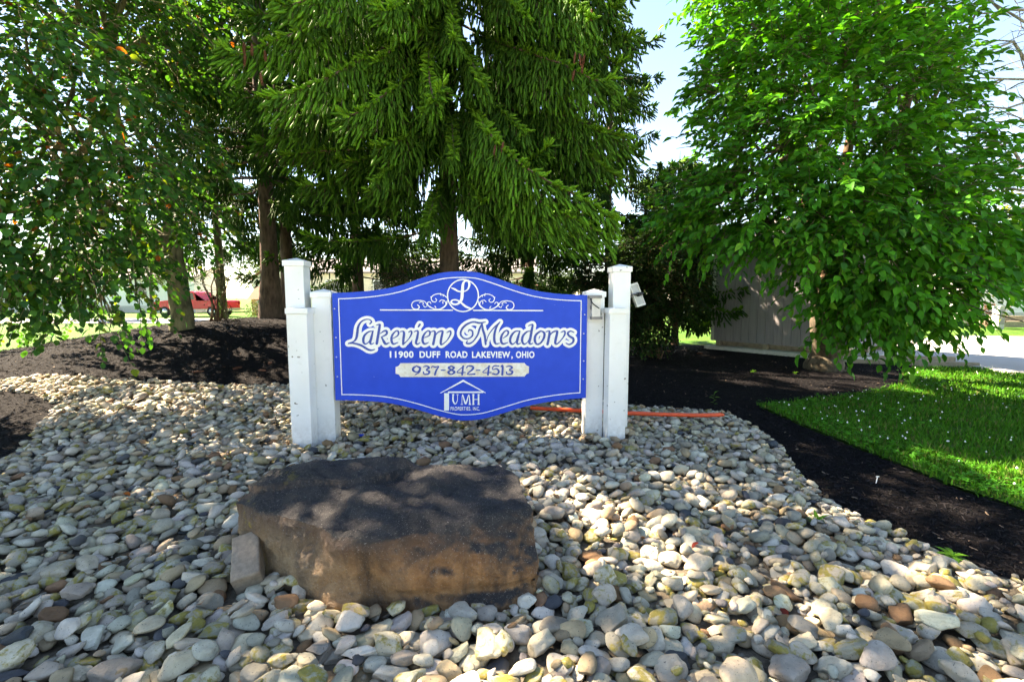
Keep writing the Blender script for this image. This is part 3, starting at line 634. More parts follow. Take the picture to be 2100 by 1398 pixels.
for w_, u0_, u1_ in (('11900', 799.5, 848), ('DUFF', 860.5, 902.8), ('ROAD', 914, 958.7), ('LAKEVIEW', 968, 1046.5), (',', 1048.5, 1051.5), ('OHIO', 1058, 1096)):
    dv = (u0_ - 800) * .0016; text(w_, 'address_lettering', u0_, u1_, 719.2 + dv, 732.6 + dv, M['white'], .035)
text('PROPERTIES, INC.', 'company_lettering', 924, 984, 832.5, 841, M['white'], .01)
for u, v in [(686, 633), (689, 692), (690, 732), (692, 772), (1199, 645), (1197, 684), (1197, 740), (1196, 777)]:
    p = S(u, v); n = 8; a = np.arange(n) * 2 * math.pi / n; mb = MB()
    mb.tube([[p[0], .0, p[1]], [p[0], -.004, p[1]], [p[0], -.006, p[1]]], [.007, .007, .004], 8); mb.build('screw', M['chrome'], sign, True)
# spotlight on the right inner post and solar panel on the far side of the tall post
def lamps():
    i0, i1, t0, t1 = RP
    def W(s_, dep, z): return SO + SD * s_ + SNV * dep + np.array([0, 0, z])
    o = empty('spotlight', W((i0 + i1) / 2, dI + .0, 0), S_YAW); L = lambda p: (p[0] - (i0 + i1) / 2, -(.0), p[1])
    zt = S(1215, 608, dI + .04)[1]; zb = S(1226, 652, dI + .05)[1]; x0 = S(1213, 620, dI + .05)[0] - (i0 + i1) / 2; x1 = S(1228, 640, dI + .05)[0] - (i0 + i1) / 2
    mb = MB(); mb.box((x0, -.075, zb + .012), (x1 + .012, -.045, zt - .01)); bevel(mb.build('lamp_body', M['pale_plastic'], o), .004)
    MB().box((x0 - .03, -.085, zt - .016), (x1 + .02, -.035, zt + .012)).build('lamp_hood', M['metal'], o)
    MB().box((x0 - .004, -.08, zb - .012), (x1 + .028, -.03, zb + .014)).build('lamp_foot', M['metal'], o)
    MB().tube([(x0 - .012, -.05, zt), (x0 + .002, -.06, (zt + zb) / 2), (x0 + .012, -.055, zb)], .006, 6).build('bracket', M['metal'], o, True)
    MB().box((x0 + .0, -.05, (zt + zb) / 2 - .02), (x0 + .03, .0, (zt + zb) / 2 + .02)).build('mount_plate', M['metal'], o)
    c = [(x0 - .02, -.06, zt), (x0 + .0, -.09, zt - .06), (x0 + .05, -.085, zt - .10), (x0 + .085, -.06, zb + .08), (x0 + .095, -.05, zb + .03), (x0 + .075, -.05, zb + .06), (x0 + .09, -.045, zb + .09), (x0 + .10, -.02, zb + .02), (x0 + .07, -.005, zb + .0)]
    MB().tube(dens(c, False, 5), .005, 6).build('cable', M['black'], o, True)
    tag(o, 'small grey spotlight with looped black cable fixed to white inner post', 'spotlight')
    q = empty('solar_panel', W(t1, dI - .10, 0), S_YAW)
    A = [S(u, v, dI - .12) - [t1, 0] for u, v in ((1293, 583), (1315, 578), (1333, 625), (1310, 630))]
    A = np.array([[a[0], .06 + .08 * (i in (1, 2)), a[1]] for i, a in enumerate(A)])     # a tilted pane
    n = np.cross(A[1] - A[0], A[3] - A[0]); n /= np.linalg.norm(n); n = n if n[1] < 0 else -n
    def slab(P, th, name, mat, off=0.):
        P = P + n * off; V = np.vstack([P, P - n * th]); MB().add(V, [[0, 1, 2, 3], [7, 6, 5, 4], [0, 4, 5, 1], [1, 5, 6, 2], [2, 6, 7, 3], [3, 7, 4, 0]]).build(name, mat, q)
    c = A.mean(0); slab(A, .018, 'solar_cell', M['cell'], -.003)
    for i in range(4):
        a, b = A[i], A[(i + 1) % 4]; e = (c - a) * .16; f = (c - b) * .16; P = np.array([a, b, b + f, a + e]); slab(P, .026, 'frame', M['pale_plastic'], .004)
    MB().tube([(.0, .03, c[2] + .0), c + n * .02 + [-.01, 0, 0]], .010, 8).tube([(.0, .03, c[2] - .10), (.03, .05, c[2] - .03), c + n * .02], .005, 6).build('bracket', M['metal'], q, True)
    MB().tube([c + n * .05, c + n * .0], [.018, .022], 10).build('pivot', M['black'], q, True)
    MB().tube([c + n * .02, c + n * .02 + (A[1] + A[2] - A[0] - A[3]) * .27], .007, 6).build('arm', M['metal'], q, True)
    tag(q, 'small tilted white solar panel mounted on tall white sign post', 'solar panel')
lamps()

# ------------------------------------------------------------------ small things that the stones lie against
BLK = G(500, 1213); BLK_R = .16
def concrete_block():
    o = MB().box((-.125, -.06, -.055), (.125, .06, .055)).build('concrete_block', M['brick']); bevel(o, .009, 2)
    from mathutils import noise as N
    bm = bmesh.new(); bm.from_mesh(o.data); bmesh.ops.subdivide_edges(bm, edges=[e for e in bm.edges if e.calc_length() > .03], cuts=5, use_grid_fill=True); bm.normal_update()
    for v in bm.verts: v.co += v.normal * (.004 * N.noise(v.co * 30) + .002 * N.noise(v.co * 90))
    bm.to_mesh(o.data); bm.free()
    for f in o.data.polygons: f.use_smooth = True
    o.location = (BLK[0], BLK[1] + .05, BLK[2] + .125); o.rotation_euler = (R(12), R(24), R(-62))
    tag(o, 'broken tan concrete block tilted against the big dark boulder', 'block')
concrete_block()

# ------------------------------------------------------------------ river stones
def ico(sub):
    bm = bmesh.new(); bmesh.ops.create_icosphere(bm, subdivisions=sub, radius=1); bm.verts.index_update()
    V = np.array([v.co[:] for v in bm.verts]); F = np.array([[l.vert.index for l in f.loops] for f in bm.faces]); bm.free(); return V, F
ICO = {k: ico(k) for k in (1, 2, 3, 4)}
def unit_noise(V, seed, sc):
    r = np.random.default_rng(seed); out = np.zeros(len(V))
    for _ in range(10):
        k = r.normal(size=3) * sc; out += np.sin(V @ k + r.uniform(0, 6.3)) / 10
    return out
SHAPES = ['rounded', 'angular', 'oval', 'oval', 'rounded', 'blocky', 'blocky', 'angular', 'angular', 'oval', 'blocky', 'angular', 'blocky', 'angular']
def stone_shape(i, sub):
    V, F = ICO[sub]; kind = SHAPES[i]; r = np.random.default_rng(100 + i)
    npl = {'rounded': 11, 'oval': 11, 'blocky': 14, 'angular': 17}[kind]; soft = {'rounded': 12., 'oval': 14., 'blocky': 30., 'angular': 55.}[kind]
    Nn = r.normal(size=(npl, 3)); Nn /= np.linalg.norm(Nn, axis=1)[:, None]; d = r.uniform(.58, .92, npl) if kind in ('blocky', 'angular') else r.uniform(.72, 1.0, npl)
    if kind == 'blocky': Nn[:6] = np.vstack([np.eye(3), -np.eye(3)]) + r.normal(size=(6, 3)) * .16; Nn /= np.linalg.norm(Nn, axis=1)[:, None]; d[:6] = r.uniform(.68, .85, 6)
    q = np.maximum(V @ Nn.T, 0) / d; rad = ((q ** soft).sum(1) + .92 ** soft) ** (-1 / soft)
    P = V * rad[:, None]; P *= (1 + .22 * unit_noise(V, i, 2.2) + (.09 if kind in ('angular', 'blocky') else .05) * unit_noise(V, i + 50, 6) + .03 * unit_noise(V, i + 90, 13))[:, None]
    ext = (P.max(0) - P.min(0)) / 2; return (P - (P.max(0) + P.min(0)) / 2) / ext, F
CLS = {'pale grey': ((.50, .47, .40), 0.), 'mid grey': ((.31, .285, .235), 0.), 'cream': ((.50, .44, .33), 0.), 'tan': ((.36, .28, .18), 0.), 'dark slate': ((.075, .08, .09), 0.), 'rust brown': ((.23, .135, .075), 0.),
       'grey with yellow lichen': ((.34, .32, .25), .36), 'pale with mustard lichen': ((.44, .41, .32), .29)}
CN = list(CLS); CP = np.array([.31, .24, .13, .10, .03, .03, .08, .07])
def drop_stones():
    cell = .016; x0, y0 = -7.2, .45; nx, ny = int(12.6 / cell), int(8.6 / cell)
    gx = x0 + cell * np.arange(nx); gy = y0 + cell * np.arange(ny); XX, YY = np.meshgrid(gx, gy, indexing='ij')
    base = H(XX, YY); h = base.copy()
    A = BED; lo, hi = A.min(0), A.max(0); area = 0
    cand = rng.uniform(lo, hi, (130000, 2)); cand = cand[inside(cand, A)]; ed = edge_dist(cand, A)
    bl = np.array(BHULL); ok = ~inside(cand, (bl - bl.mean(0)) * .93 + bl.mean(0))
    for P in POSTS: ok &= ~inside(cand, (P - P.mean(0)) * 1.25 + P.mean(0))
    ok &= np.hypot(cand[:, 0] - BLK[0], cand[:, 1] - BLK[1] - .03) > .085
    ok &= (cand[:, 0] > x0 + .4) & (cand[:, 0] < x0 + 12.2) & (cand[:, 1] > y0 + .3)
    cand = cand[ok]; ed = ed[ok]; out = []
    ci = 0; n = len(cand)
    for k in range(15500):
        if ci + 3 >= n: break
        c3 = cand[ci:ci + 3]; e3 = ed[ci:ci + 3]; ci += 3
        ii = ((c3 - [x0, y0]) / cell).astype(int)
        fill = h[ii[:, 0], ii[:, 1]] - base[ii[:, 0], ii[:, 1]]; b = int(np.argmin(fill)); c = c3[b]; e = e3[b]
        if fill[b] > .085: continue
        # coarse stones by the viewer's side and the lawn edge, some small fill everywhere
        L = rng.choice([rng.uniform(.10, .16), rng.uniform(.13, .20), rng.uniform(.055, .09)], p=[.52, .20, .28])
        if k > 13600: L = rng.uniform(.04, .075)
        L *= (.72 + .28 * sst(.0, .35, e)) * (.68 + .08 * sst(2.2, 1.2, c[1]))
        L = max(L, .046); a = L / 2; bb = a * rng.uniform(.62, .92); cc = a * rng.uniform(.28, .58); yaw = rng.normal(.25, .8)
        i, j = ii[b]; m = int(a / cell) + 2
        sl = (slice(max(i - m, 0), i + m + 1), slice(max(j - m, 0), j + m + 1)); X = XX[sl] - c[0]; Y = YY[sl] - c[1]
        ca, sa = math.cos(yaw), math.sin(yaw); xr = (X * ca + Y * sa) / a; yr = (-X * sa + Y * ca) / bb; q = 1 - xr ** 2 - yr ** 2; msk = q > .05
        zz = cc * np.sqrt(np.maximum(q, 0)); hh = h[sl]
        cz = np.quantile((hh + zz)[msk], .62)
        # lean with the local slope
        W = hh[msk]; xm, ym = X[msk], Y[msk]; gxs = (xm * (W - W.mean())).sum() / ((xm * xm).sum() + 1e-9); gys = (ym * (W - W.mean())).sum() / ((ym * ym).sum() + 1e-9); gxs, gys = np.clip([gxs, gys], -.5, .5)
        h[sl] = np.where(msk, np.maximum(hh, cz + zz * .9), hh)
        out.append((c[0], c[1], cz, a, bb, cc, yaw, gxs + rng.normal(0, .1), gys + rng.normal(0, .1), e))
    return np.array(out), h, (x0, y0, cell)
ST, HGRID, HG0 = drop_stones()
def hs(x, y):
    i = ((np.asarray(x) - HG0[0]) / HG0[2]).astype(int); j = ((np.asarray(y) - HG0[1]) / HG0[2]).astype(int); return HGRID[np.clip(i, 0, HGRID.shape[0] - 1), np.clip(j, 0, HGRID.shape[1] - 1)]
def place_stones():
    N = len(ST); vis = ST[:, 2] + ST[:, 5] * .6 > hs(ST[:, 0], ST[:, 1]) - .035
    u, v, zf = project(ST[:, :3]); inf = (u > -20) & (u < 2120) & (v < 1420) & (v > 0) & (zf > .3)
    size = np.where(inf & vis, np.sqrt(ST[:, 3] * ST[:, 4]) / np.maximum(zf, .1), 0)
    cls = rng.choice(len(CN), N, p=CP / CP.sum())
    # lichen grows thicker on some stretches of the bed
    lz = np.sin(ST[:, 0] * 2.1 + 1) * np.cos(ST[:, 1] * 2.7) ; zone = ((ST[:, 0] > .2) & (ST[:, 1] < 2.6)) | ((ST[:, 0] < -1.4) & (ST[:, 1] > 2.1)); flip = (rng.random(N) < .12 + .14 * lz + .20 * zone) & (ST[:, 1] < 3.2) & (cls < 4)
    cls[flip] = rng.choice([6, 7], flip.sum()); shp = rng.integers(0, len(SHAPES), N)
    order = np.argsort(-size); ind = set(order[:300].tolist())
    n_ = np.column_stack([-ST[:, 7], -ST[:, 8], np.ones(N)]); n_ /= np.linalg.norm(n_, axis=1)[:, None]
    d = np.column_stack([np.cos(ST[:, 6]), np.sin(ST[:, 6]), np.zeros(N)]); d -= n_ * (d * n_).sum(1)[:, None]; d /= np.linalg.norm(d, axis=1)[:, None]
    Rm = np.stack([d, np.cross(n_, d), n_], 2)
    col = np.array([CLS[c][0] for c in CN])[cls] * rng.uniform(.78, 1.2, (N, 1)) * rng.uniform(.95, 1.05, (N, 3)); lich = np.array([CLS[c][1] for c in CN])[cls]; lich = np.where(lich > 0, lich + rng.uniform(-.06, .08, N), 0)
    near = {i: np_mesh('river_stone', *stone_shape(i, 4)) for i in range(len(SHAPES))}
    for m in near.values(): m.materials.append(M['stone1'])
    bc = BHULL.mean(0)
    for i in order[:300]:
        o = bpy.data.objects.new('river_stone', near[int(shp[i])]); COL.objects.link(o)
        o.matrix_world = Matrix.Translation(ST[i, :3]) @ Matrix(Rm[i].tolist()).to_4x4() @ Matrix.Diagonal((*ST[i, 3:6], 1))
        o.color = (*col[i], lich[i])
        x, y = ST[i, :2]; c = CN[cls[i]]
        el = ('long ' if ST[i, 4] / ST[i, 3] < .70 else '') + ('tilted ' if math.hypot(ST[i, 7], ST[i, 8]) > .38 else ('thick ' if ST[i, 5] / ST[i, 3] > .52 else ('thin ' if ST[i, 5] / ST[i, 3] < .34 else '')))
        big = 'large ' if ST[i, 3] > .082 else ('small ' if ST[i, 3] < .05 else '')
        if math.hypot(x - BLK[0], y - BLK[1]) < .42: w = 'close by the concrete block'
        elif inside(np.array([[x, y]]), (BHULL - bc) * 1.22 + bc)[0]: w = 'touching the dark boulder'
        elif edge_dist(np.array([[x, y]]), BED[-16:-2])[0] < .35 and x > .8: w = 'along the black mulch edge'
        elif y > 2.75: w = 'between the boulder and the sign posts'
        elif x > .15: w = 'on the lawn side of the boulder'
        elif x < -1.45: w = 'on the boulder side away from lawn'
        else: w = 'before the front of the boulder'
        base = c.split(' with ')[0]; tail = ' with ' + c.split(' with ')[1] if ' with ' in c else ''
        lab = f'{big}{el}{base} {SHAPES[shp[i]]} river stone{tail}, {w}'; lab = lab if len(lab.split()) <= 16 else lab.replace(big, '', 1) if big and len(lab.split()) == 17 else lab.replace(big + el, '', 1)
        tag(o, lab, 'stone', 'loose river stones of the rock bed')
    V = []; F = []; C = []; n0 = 0
    for i in range(N):
        if i in ind or not vis[i]: continue
        dist = math.hypot(ST[i, 0], ST[i, 1]); sub = 3 if dist < 2.3 and ST[i, 3] > .04 else (2 if dist < 3.7 else 1)
        P, f = SH[(int(shp[i]), sub)]
        P = (P * ST[i, 3:6]) @ Rm[i].T + ST[i, :3]; V.append(P); F.append(f + n0); C.append(np.tile([*col[i], lich[i]], (len(P), 1))); n0 += len(P)
    o = link('river_stones', np_mesh('river_stones', np.vstack(V), np.vstack(F), np.vstack(C)), M['stone2'])
    tag(o, 'bed of grey and tan river stones spread round the sign', 'stones', kind='stuff')
    # fine gravel and grit in the gaps
    k = 6500; q = rng.uniform(BED.min(0), BED.max(0), (k * 2, 2)); q = q[inside(q, BED) & ~inside(q, BHULL)][:k]; z = hs(q[:, 0], q[:, 1]); b0 = H(q[:, 0], q[:, 1]); keep = (z - b0) < .045; q = q[keep]; z = z[keep]
    s_ = rng.uniform(.006, .018, len(q)); P, f = SH[(8, 1)]; ang = rng.uniform(0, 6.3, len(q)); Rz = np.zeros((len(q), 3, 3)); Rz[:, 0, 0] = np.cos(ang); Rz[:, 0, 1] = -np.sin(ang); Rz[:, 1, 0] = np.sin(ang); Rz[:, 1, 1] = np.cos(ang); Rz[:, 2, 2] = 1
    V, F = scatter(P, f, np.column_stack([q, z + .004]), Rz, np.column_stack([s_, s_ * .8, s_ * .6])); c = np.array([CLS[x][0] for x in CN])[rng.integers(0, 4, len(q))] * rng.uniform(.6, 1, (len(q), 1))
    tag(link('gravel', np_mesh('gravel', V, F, np.column_stack([np.repeat(c, len(P), 0), np.zeros(len(V))])), M['stone2']), 'fine gravel and grit lying in gaps between river stones', 'gravel', kind='stuff')
SH = {(i, s_): stone_shape(i, s_) for i in range(len(SHAPES)) for s_ in (1, 2, 3)}
place_stones()

# ------------------------------------------------------------------ mulch chips
def chips():
    pos = []; lo, hi = MULCH.min(0), MULCH.max(0)
    q = rng.uniform(lo, hi, (600000, 2)); d = np.hypot(q[:, 0], q[:, 1]); q = q[rng.random(len(q)) < np.clip((3.4 / np.maximum(d, .5)) ** 1.6, 0, 1)]
    q = q[inside(q, MULCH)]; inb = inside(q, BED); e = edge_dist(q, BED); q = q[~inb | (e < rng.uniform(0, .12, len(q)))]; inl = inside(q, LAWN); q = q[~inl]
    u, v, zf = project(np.column_stack([q, H(q[:, 0], q[:, 1])])); q = q[(zf > .5) & (u > -300) & (u < 2400) & (v < 1700)][:90000]
    N = len(q); L = rng.uniform(.010, .045, N); W = L * rng.uniform(.16, .36, N); T = W * rng.uniform(.25, .6, N)
    tv = np.array([[-1, -.6, 0], [-.8, .7, 0], [1, -.5, 0], [.85, .8, 0], [-.9, 0, 1], [.9, .1, 1]], float); tf = np.array([[0, 2, 5], [0, 5, 4], [1, 4, 5], [1, 5, 3], [0, 4, 1], [2, 3, 5]])
    d = np.column_stack([rng.normal(size=(N, 2)), rng.normal(0, .3, N)]); Rm = frames(d, rng.normal(0, .5, N))
    g = rng.random(N); c = np.array([.0045, .004, .0048]) * rng.uniform(.4, 2.1, (N, 1)); c[g > .90] = np.array([.020, .017, .018]) * rng.uniform(.6, 1.4, ((g > .90).sum(), 1)); c[g > .985] = np.array([.20, .15, .11]) * rng.uniform(.6, 1.3, ((g > .985).sum(), 1))
    lf = q[:, 0] < -2.5; br = lf & (rng.random(N) < .05); c[br] = np.array([.12, .07, .045]) * rng.uniform(.5, 1.3, (br.sum(), 1))
    tag(instanced('mulch_chips', tv, tf, np.column_stack([q, H(q[:, 0], q[:, 1]) + rng.uniform(0, .018, N)]), Rm, np.column_stack([L / 2, W / 2, T]), c, M['chip'], None, False), 'black shredded bark mulch spread under the trees', 'mulch', kind='stuff')
chips()

# ------------------------------------------------------------------ lawn grass and clover
def grass():
    def pick(n, poly, lo, hi, f):
        q = rng.uniform(lo, hi, (n, 2)); d = np.hypot(q[:, 0], q[:, 1]); return q[inside(q + rng.normal(0, .035, q.shape), poly) & (rng.random(n) < np.clip((4.2 / d) ** f, 0, 1))]
    q = pick(300000, LAWN, (2.6, 1.2), (12.5, 9.2), 1.5)[:64000]; N = len(q)
    h = rng.uniform(.025, .065, N) * (1 + .25 * np.sin(q[:, 0] * 5) * np.cos(q[:, 1] * 4)); w = rng.uniform(.0028, .0055, N) * (1 + np.hypot(q[:, 0], q[:, 1]) * .08)
    lean = rng.normal(0, .35, (N, 2)); t = rng.uniform(0, 6.3, N); sx = np.column_stack([np.cos(t), np.sin(t), np.zeros(N)]) * w[:, None]
    b = np.column_stack([q, H(q[:, 0], q[:, 1]) + .008]); mid = b + np.column_stack([lean * h[:, None] * .35, h * .6]); tip = b + np.column_stack([lean * h[:, None], h])
    V = np.stack([b - sx, b + sx, mid + sx * .8, mid - sx * .8, tip], 1).reshape(-1, 3); i = np.arange(N)[:, None] * 5
    c = np.array([.062, .205, .018]) * rng.uniform(.5, 1.4, (N, 1)) * rng.uniform(.88, 1.12, (N, 3)); y_ = rng.random(N) < .10; c[y_] = np.array([.20, .21, .07]) * rng.uniform(.6, 1.2, (y_.sum(), 1))
    tag(link('grass_blades', np_mesh('grass_blades', V, [i + [0, 1, 2, 3], i + [3, 2, 4]], np.repeat(c, 5, 0)), M['grass']), 'short green lawn grass beside the black mulch strip', 'grass', kind='stuff')
    e_ = LAWN[:6]
    q = pick(90000, LAWN, (2.6, 1.2), (11, 9), 1.2); ed = edge_dist(q, LAWN); cl = np.sin(q[:, 0] * 3.1 + 1) * np.sin(q[:, 1] * 2.7) + .5 * np.sin(q[:, 0] * 7.3) ; q = q[(ed < .45) & (rng.random(len(q)) < .75) | (cl > .55) & (rng.random(len(q)) < .5)][:26000]; N = len(q)
    leaf = np.array([[0, 0, 0], [.45, .45, .06], [.95, .34, .1], [1.0, -.3, .1], [.45, -.45, .06]]); tv = []; tf = []
    for k in range(3):
        r = 2 * math.pi * k / 3; m = np.array([[math.cos(r), -math.sin(r), 0], [math.sin(r), math.cos(r), 0], [0, 0, 1]]); tf += [[k * 5, k * 5 + 1 + j, k * 5 + 2 + j] for j in range(3)]; tv.append(leaf @ m.T)
    tv = np.vstack(tv); tf = np.array(tf); z = H(q[:, 0], q[:, 1]) + rng.uniform(.03, .075, N); nrm = np.column_stack([rng.normal(0, .35, (N, 2)), np.ones(N)]); Rm = frames(np.cross(nrm, rng.normal(size=(N, 3))), None)
    c = np.array([.058, .26, .022]) * rng.uniform(.6, 1.45, (N, 1))
    tag(instanced('clover_leaves', tv, tf, np.column_stack([q, z]), Rm, rng.uniform(.010, .022, N), c, M['grass_i']), 'clover leaves growing thick along the lawn edge', 'clover', kind='stuff')
    q = pick(5200, LAWN, (2.6, 1.2), (12, 9), .8); cl = np.sin(q[:, 0] * 2.3 + 2) * np.cos(q[:, 1] * 1.9) ; q = q[(cl > -.1) | (rng.random(len(q)) < .25)][:380]; N = len(q)
    P, f = ICO[1]; P = P * (1 + .22 * np.sign(unit_noise(P, 3, 9))[:, None]); V, F = scatter(P, f, np.column_stack([q, H(q[:, 0], q[:, 1]) + rng.uniform(.06, .10, N)]), np.tile(np.eye(3), (N, 1, 1)), rng.uniform(.007, .013, N)[:, None] * [1, 1, .85])
    tag(link('clover_flowers', np_mesh('clover_flowers', V, F), M['petal']), 'white clover flowers dotted over the green lawn', 'clover', kind='stuff')
grass()

# ------------------------------------------------------------------ broadleaf trees
def leaf_template(w=.30, fold=.10, droop=.16):
    t = np.array([0, .22, .5, .78, 1.]); hw = np.array([0, .78, 1., .62, 0]) * w; zc = -droop * t ** 2
    mid = np.column_stack([t, 0 * t, zc]); Lf = np.column_stack([t, hw, zc + fold * hw / w])[1:4]; Rt = np.column_stack([t, -hw, zc + fold * hw / w])[1:4]
    V = np.vstack([mid, Lf, Rt]); F = []
    for s0, fl in ((5, 0), (8, 1)):
        f = [[0, 1, s0], [1, 2, s0 + 1], [1, s0 + 1, s0], [2, 3, s0 + 2], [2, s0 + 2, s0 + 1], [3, 4, s0 + 2]]; F += [x[::-1] if fl else x for x in f]
    return V, np.array(F)
SIMPLE = (np.array([[0, 0, 0], [.45, .32, .05], [1, 0, -.1], [.45, -.32, .05]]), np.array([[0, 1, 2], [0, 2, 3]]))
TS = np.array(to_sun)
GAPS = [((.75, 2.6), (.42, -.907), .80, .24), ((-2.4, 2.85), (.91, -.41), .95, .20), ((-3.6, 5.2), (1., 0.), .5, .18), ((3.9, 3.4), (1, 0), .35, .15), ((-1.0, 5.2), (.9, .1), .3, .12)]
def in_gap(q):                            # does this twig stand between the sun and one of the open patches?
    g = q - TS * (q[2] / TS[2])
    for c, a, L, w in GAPS:
        dx, dy = g[0] - c[0], g[1] - c[1]; s_ = dx * a[0] + dy * a[1]; t_ = -dx * a[1] + dy * a[0]
        if (s_ / L) ** 2 + (t_ / w) ** 2 < 1 + .35 * math.sin(7 * s_ + 3 * t_): return True
    return False
def twig_spray(clumps, center, leaf_len, per, tmpl, pal, wts, droop=.25, nleaf=(7, 11), tl=(.3, .6), seed=0, hang=0.):
    """clumps: (point, radius, weight).  returns leaf mesh arrays and twig polylines"""
    r = np.random.default_rng(seed); P = []; D = []; Lc = []; tw = []; S_ = []; base_c = []
    for c, rad, wt in clumps:
        c = np.asarray(c); rad = np.asarray(rad) if np.ndim(rad) else np.array([rad, rad, rad * .8]); n = max(2, int(per * wt * (rad[0] * rad[1] * rad[2]) ** (2 / 3)))
        for _ in range(n):
            v = r.normal(size=3); v /= np.linalg.norm(v); q = c + v * rad * r.uniform(.25, 1) ** .5
            if in_gap(q): continue
            d = (q - center); d[2] *= .4; d = d / (np.linalg.norm(d) + 1e-6) * .7 + v * .5 + r.normal(size=3) * .35; d[2] -= hang; d /= np.linalg.norm(d)
            L = r.uniform(*tl); m = r.integers(*nleaf); ts = np.linspace(.15, 1, m); down = np.array([0, 0, -1.]) * droop * L
            pts = q + d * (ts * L)[:, None] + down * (ts ** 2)[:, None]
            tw.append(np.vstack([q - d * .04, pts[::2], pts[-1:]]))
            side = np.cross(d, [0, 0, 1]); side /= np.linalg.norm(side) + 1e-6; sg = np.where(np.arange(m) % 2, 1, -1)[:, None]
            ld = d * .75 + side * sg * r.uniform(.5, 1., (m, 1)) + np.array([0, 0, -1]) * r.uniform(.0, .8, (m, 1)) * (droop * 2.4) + r.normal(0, .25, (m, 3)); ld[-1] = d + [0, 0, -.3]
            P.append(pts); D.append(ld); S_.append(leaf_len * r.uniform(.65, 1.15, m)); k = r.choice(len(pal), m, p=wts); b = np.array(pal)[k] * r.uniform(.7, 1.3) * r.uniform(.8, 1.2, (m, 1)); Lc.append(b)
    P = np.vstack(P); D = np.vstack(D); S_ = np.concatenate(S_); Lc = np.vstack(Lc)
    S3_ = np.column_stack([S_, S_ * r.uniform(.8, 1.2, len(S_)), S_ * r.uniform(.3, 2.2, len(S_))])
    return P, frames(D, r.normal(0, .4, len(P))), S3_, Lc, tw
def twigs_mesh(mb, tw, r0=.005):
    for t in tw: t = t[[0, len(t) // 2, -1]]; mb.tube(t, np.linspace(r0, r0 * .4, 3), 3, False)
def curve(p0, p1, sag=0., wob=.06, n=7, seed=0, up=0.):
    r = np.random.default_rng(seed); p0 = np.asarray(p0, float); p1 = np.asarray(p1, float); t = np.linspace(0, 1, n)[:, None]; L = np.linalg.norm(p1 - p0)
    q = p0 + (p1 - p0) * t; q[:, 2] += (-sag * 4 * t * (1 - t) * L)[:, 0] + (up * np.sin(t * math.pi) * L)[:, 0]; w = r.normal(0, wob * L * .5, (n, 3)); w[0] = w[-1] = 0; return q + w * .5
def tree(name, base, label, cat, trunk_pts, trunk_r, clumps, leaf_len, per, pal, wts, bark, leafm='leaf', limb_r=.045, group=None, tmpl=None, forks=None, seed=1, droop=.25, nleaf=(7, 11), tl=(.3, .6), limb_every=1, hang=0., twr=.005):
    """trunk > limbs as parts, crown as one leafy part"""
    base = np.asarray(base, float); o = empty(name, base); tag(o, label, cat, group)
    tp = np.asarray(trunk_pts, float); mb = MB(); d = dens(tp, False, 5); r = np.interp(np.linspace(0, 1, len(d)), np.linspace(0, 1, len(trunk_r)), trunk_r)
    d[:, :2] += np.column_stack([np.sin(np.arange(len(d)) * 1.3), np.cos(np.arange(len(d)) * .9)]) * r[:, None] * .06
    mb.tube(d - base, r, 14); mb.build('trunk', bark, o, True, fixn=False)
    lim = MB(); fk = forks if forks is not None else [d[-1]]; tw_all = []
    for i, (c, rad, wt) in enumerate(clumps):
        if i % limb_every: continue
        f = min(fk, key=lambda q: np.linalg.norm(np.asarray(q) - c) + .6 * max(0, q[2] - c[2])); q = curve(f, c, .0, .10, 8, seed * 100 + i, .06); lim.tube(q - base, np.linspace(limb_r, limb_r * .2, 8), 6, False)
        for k in range(3):
            j = rng.integers(3, 8); e = c + rng.normal(size=3) * np.mean(rad) * .7; lim.tube(curve(q[j], e, 0, .1, 5, i * 7 + k) - base, np.linspace(limb_r * .35, .004, 5), 4, False)
    P, Rm, Sc, C, tw = twig_spray(clumps, np.mean([c for c, _, _ in clumps], 0), leaf_len, per, tmpl or leaf_template(), pal, wts, droop, nleaf, tl, seed, hang)
    twigs_mesh(lim, [t - base for t in tw], twr)
    l = lim.build('limbs', bark if limb_r > .02 else M['twig'], o, True, fixn=False); tag(l, kind='stuff')
    tm = tmpl or leaf_template(); cr = instanced('crown', tm[0], tm[1], P - base, Rm, Sc, C, M['leaf_i'], o); tag(cr, kind='stuff')
    return o
def K(L, wt=1.): return [(at(u, v, d), r, wt) for u, v, d, r in L]
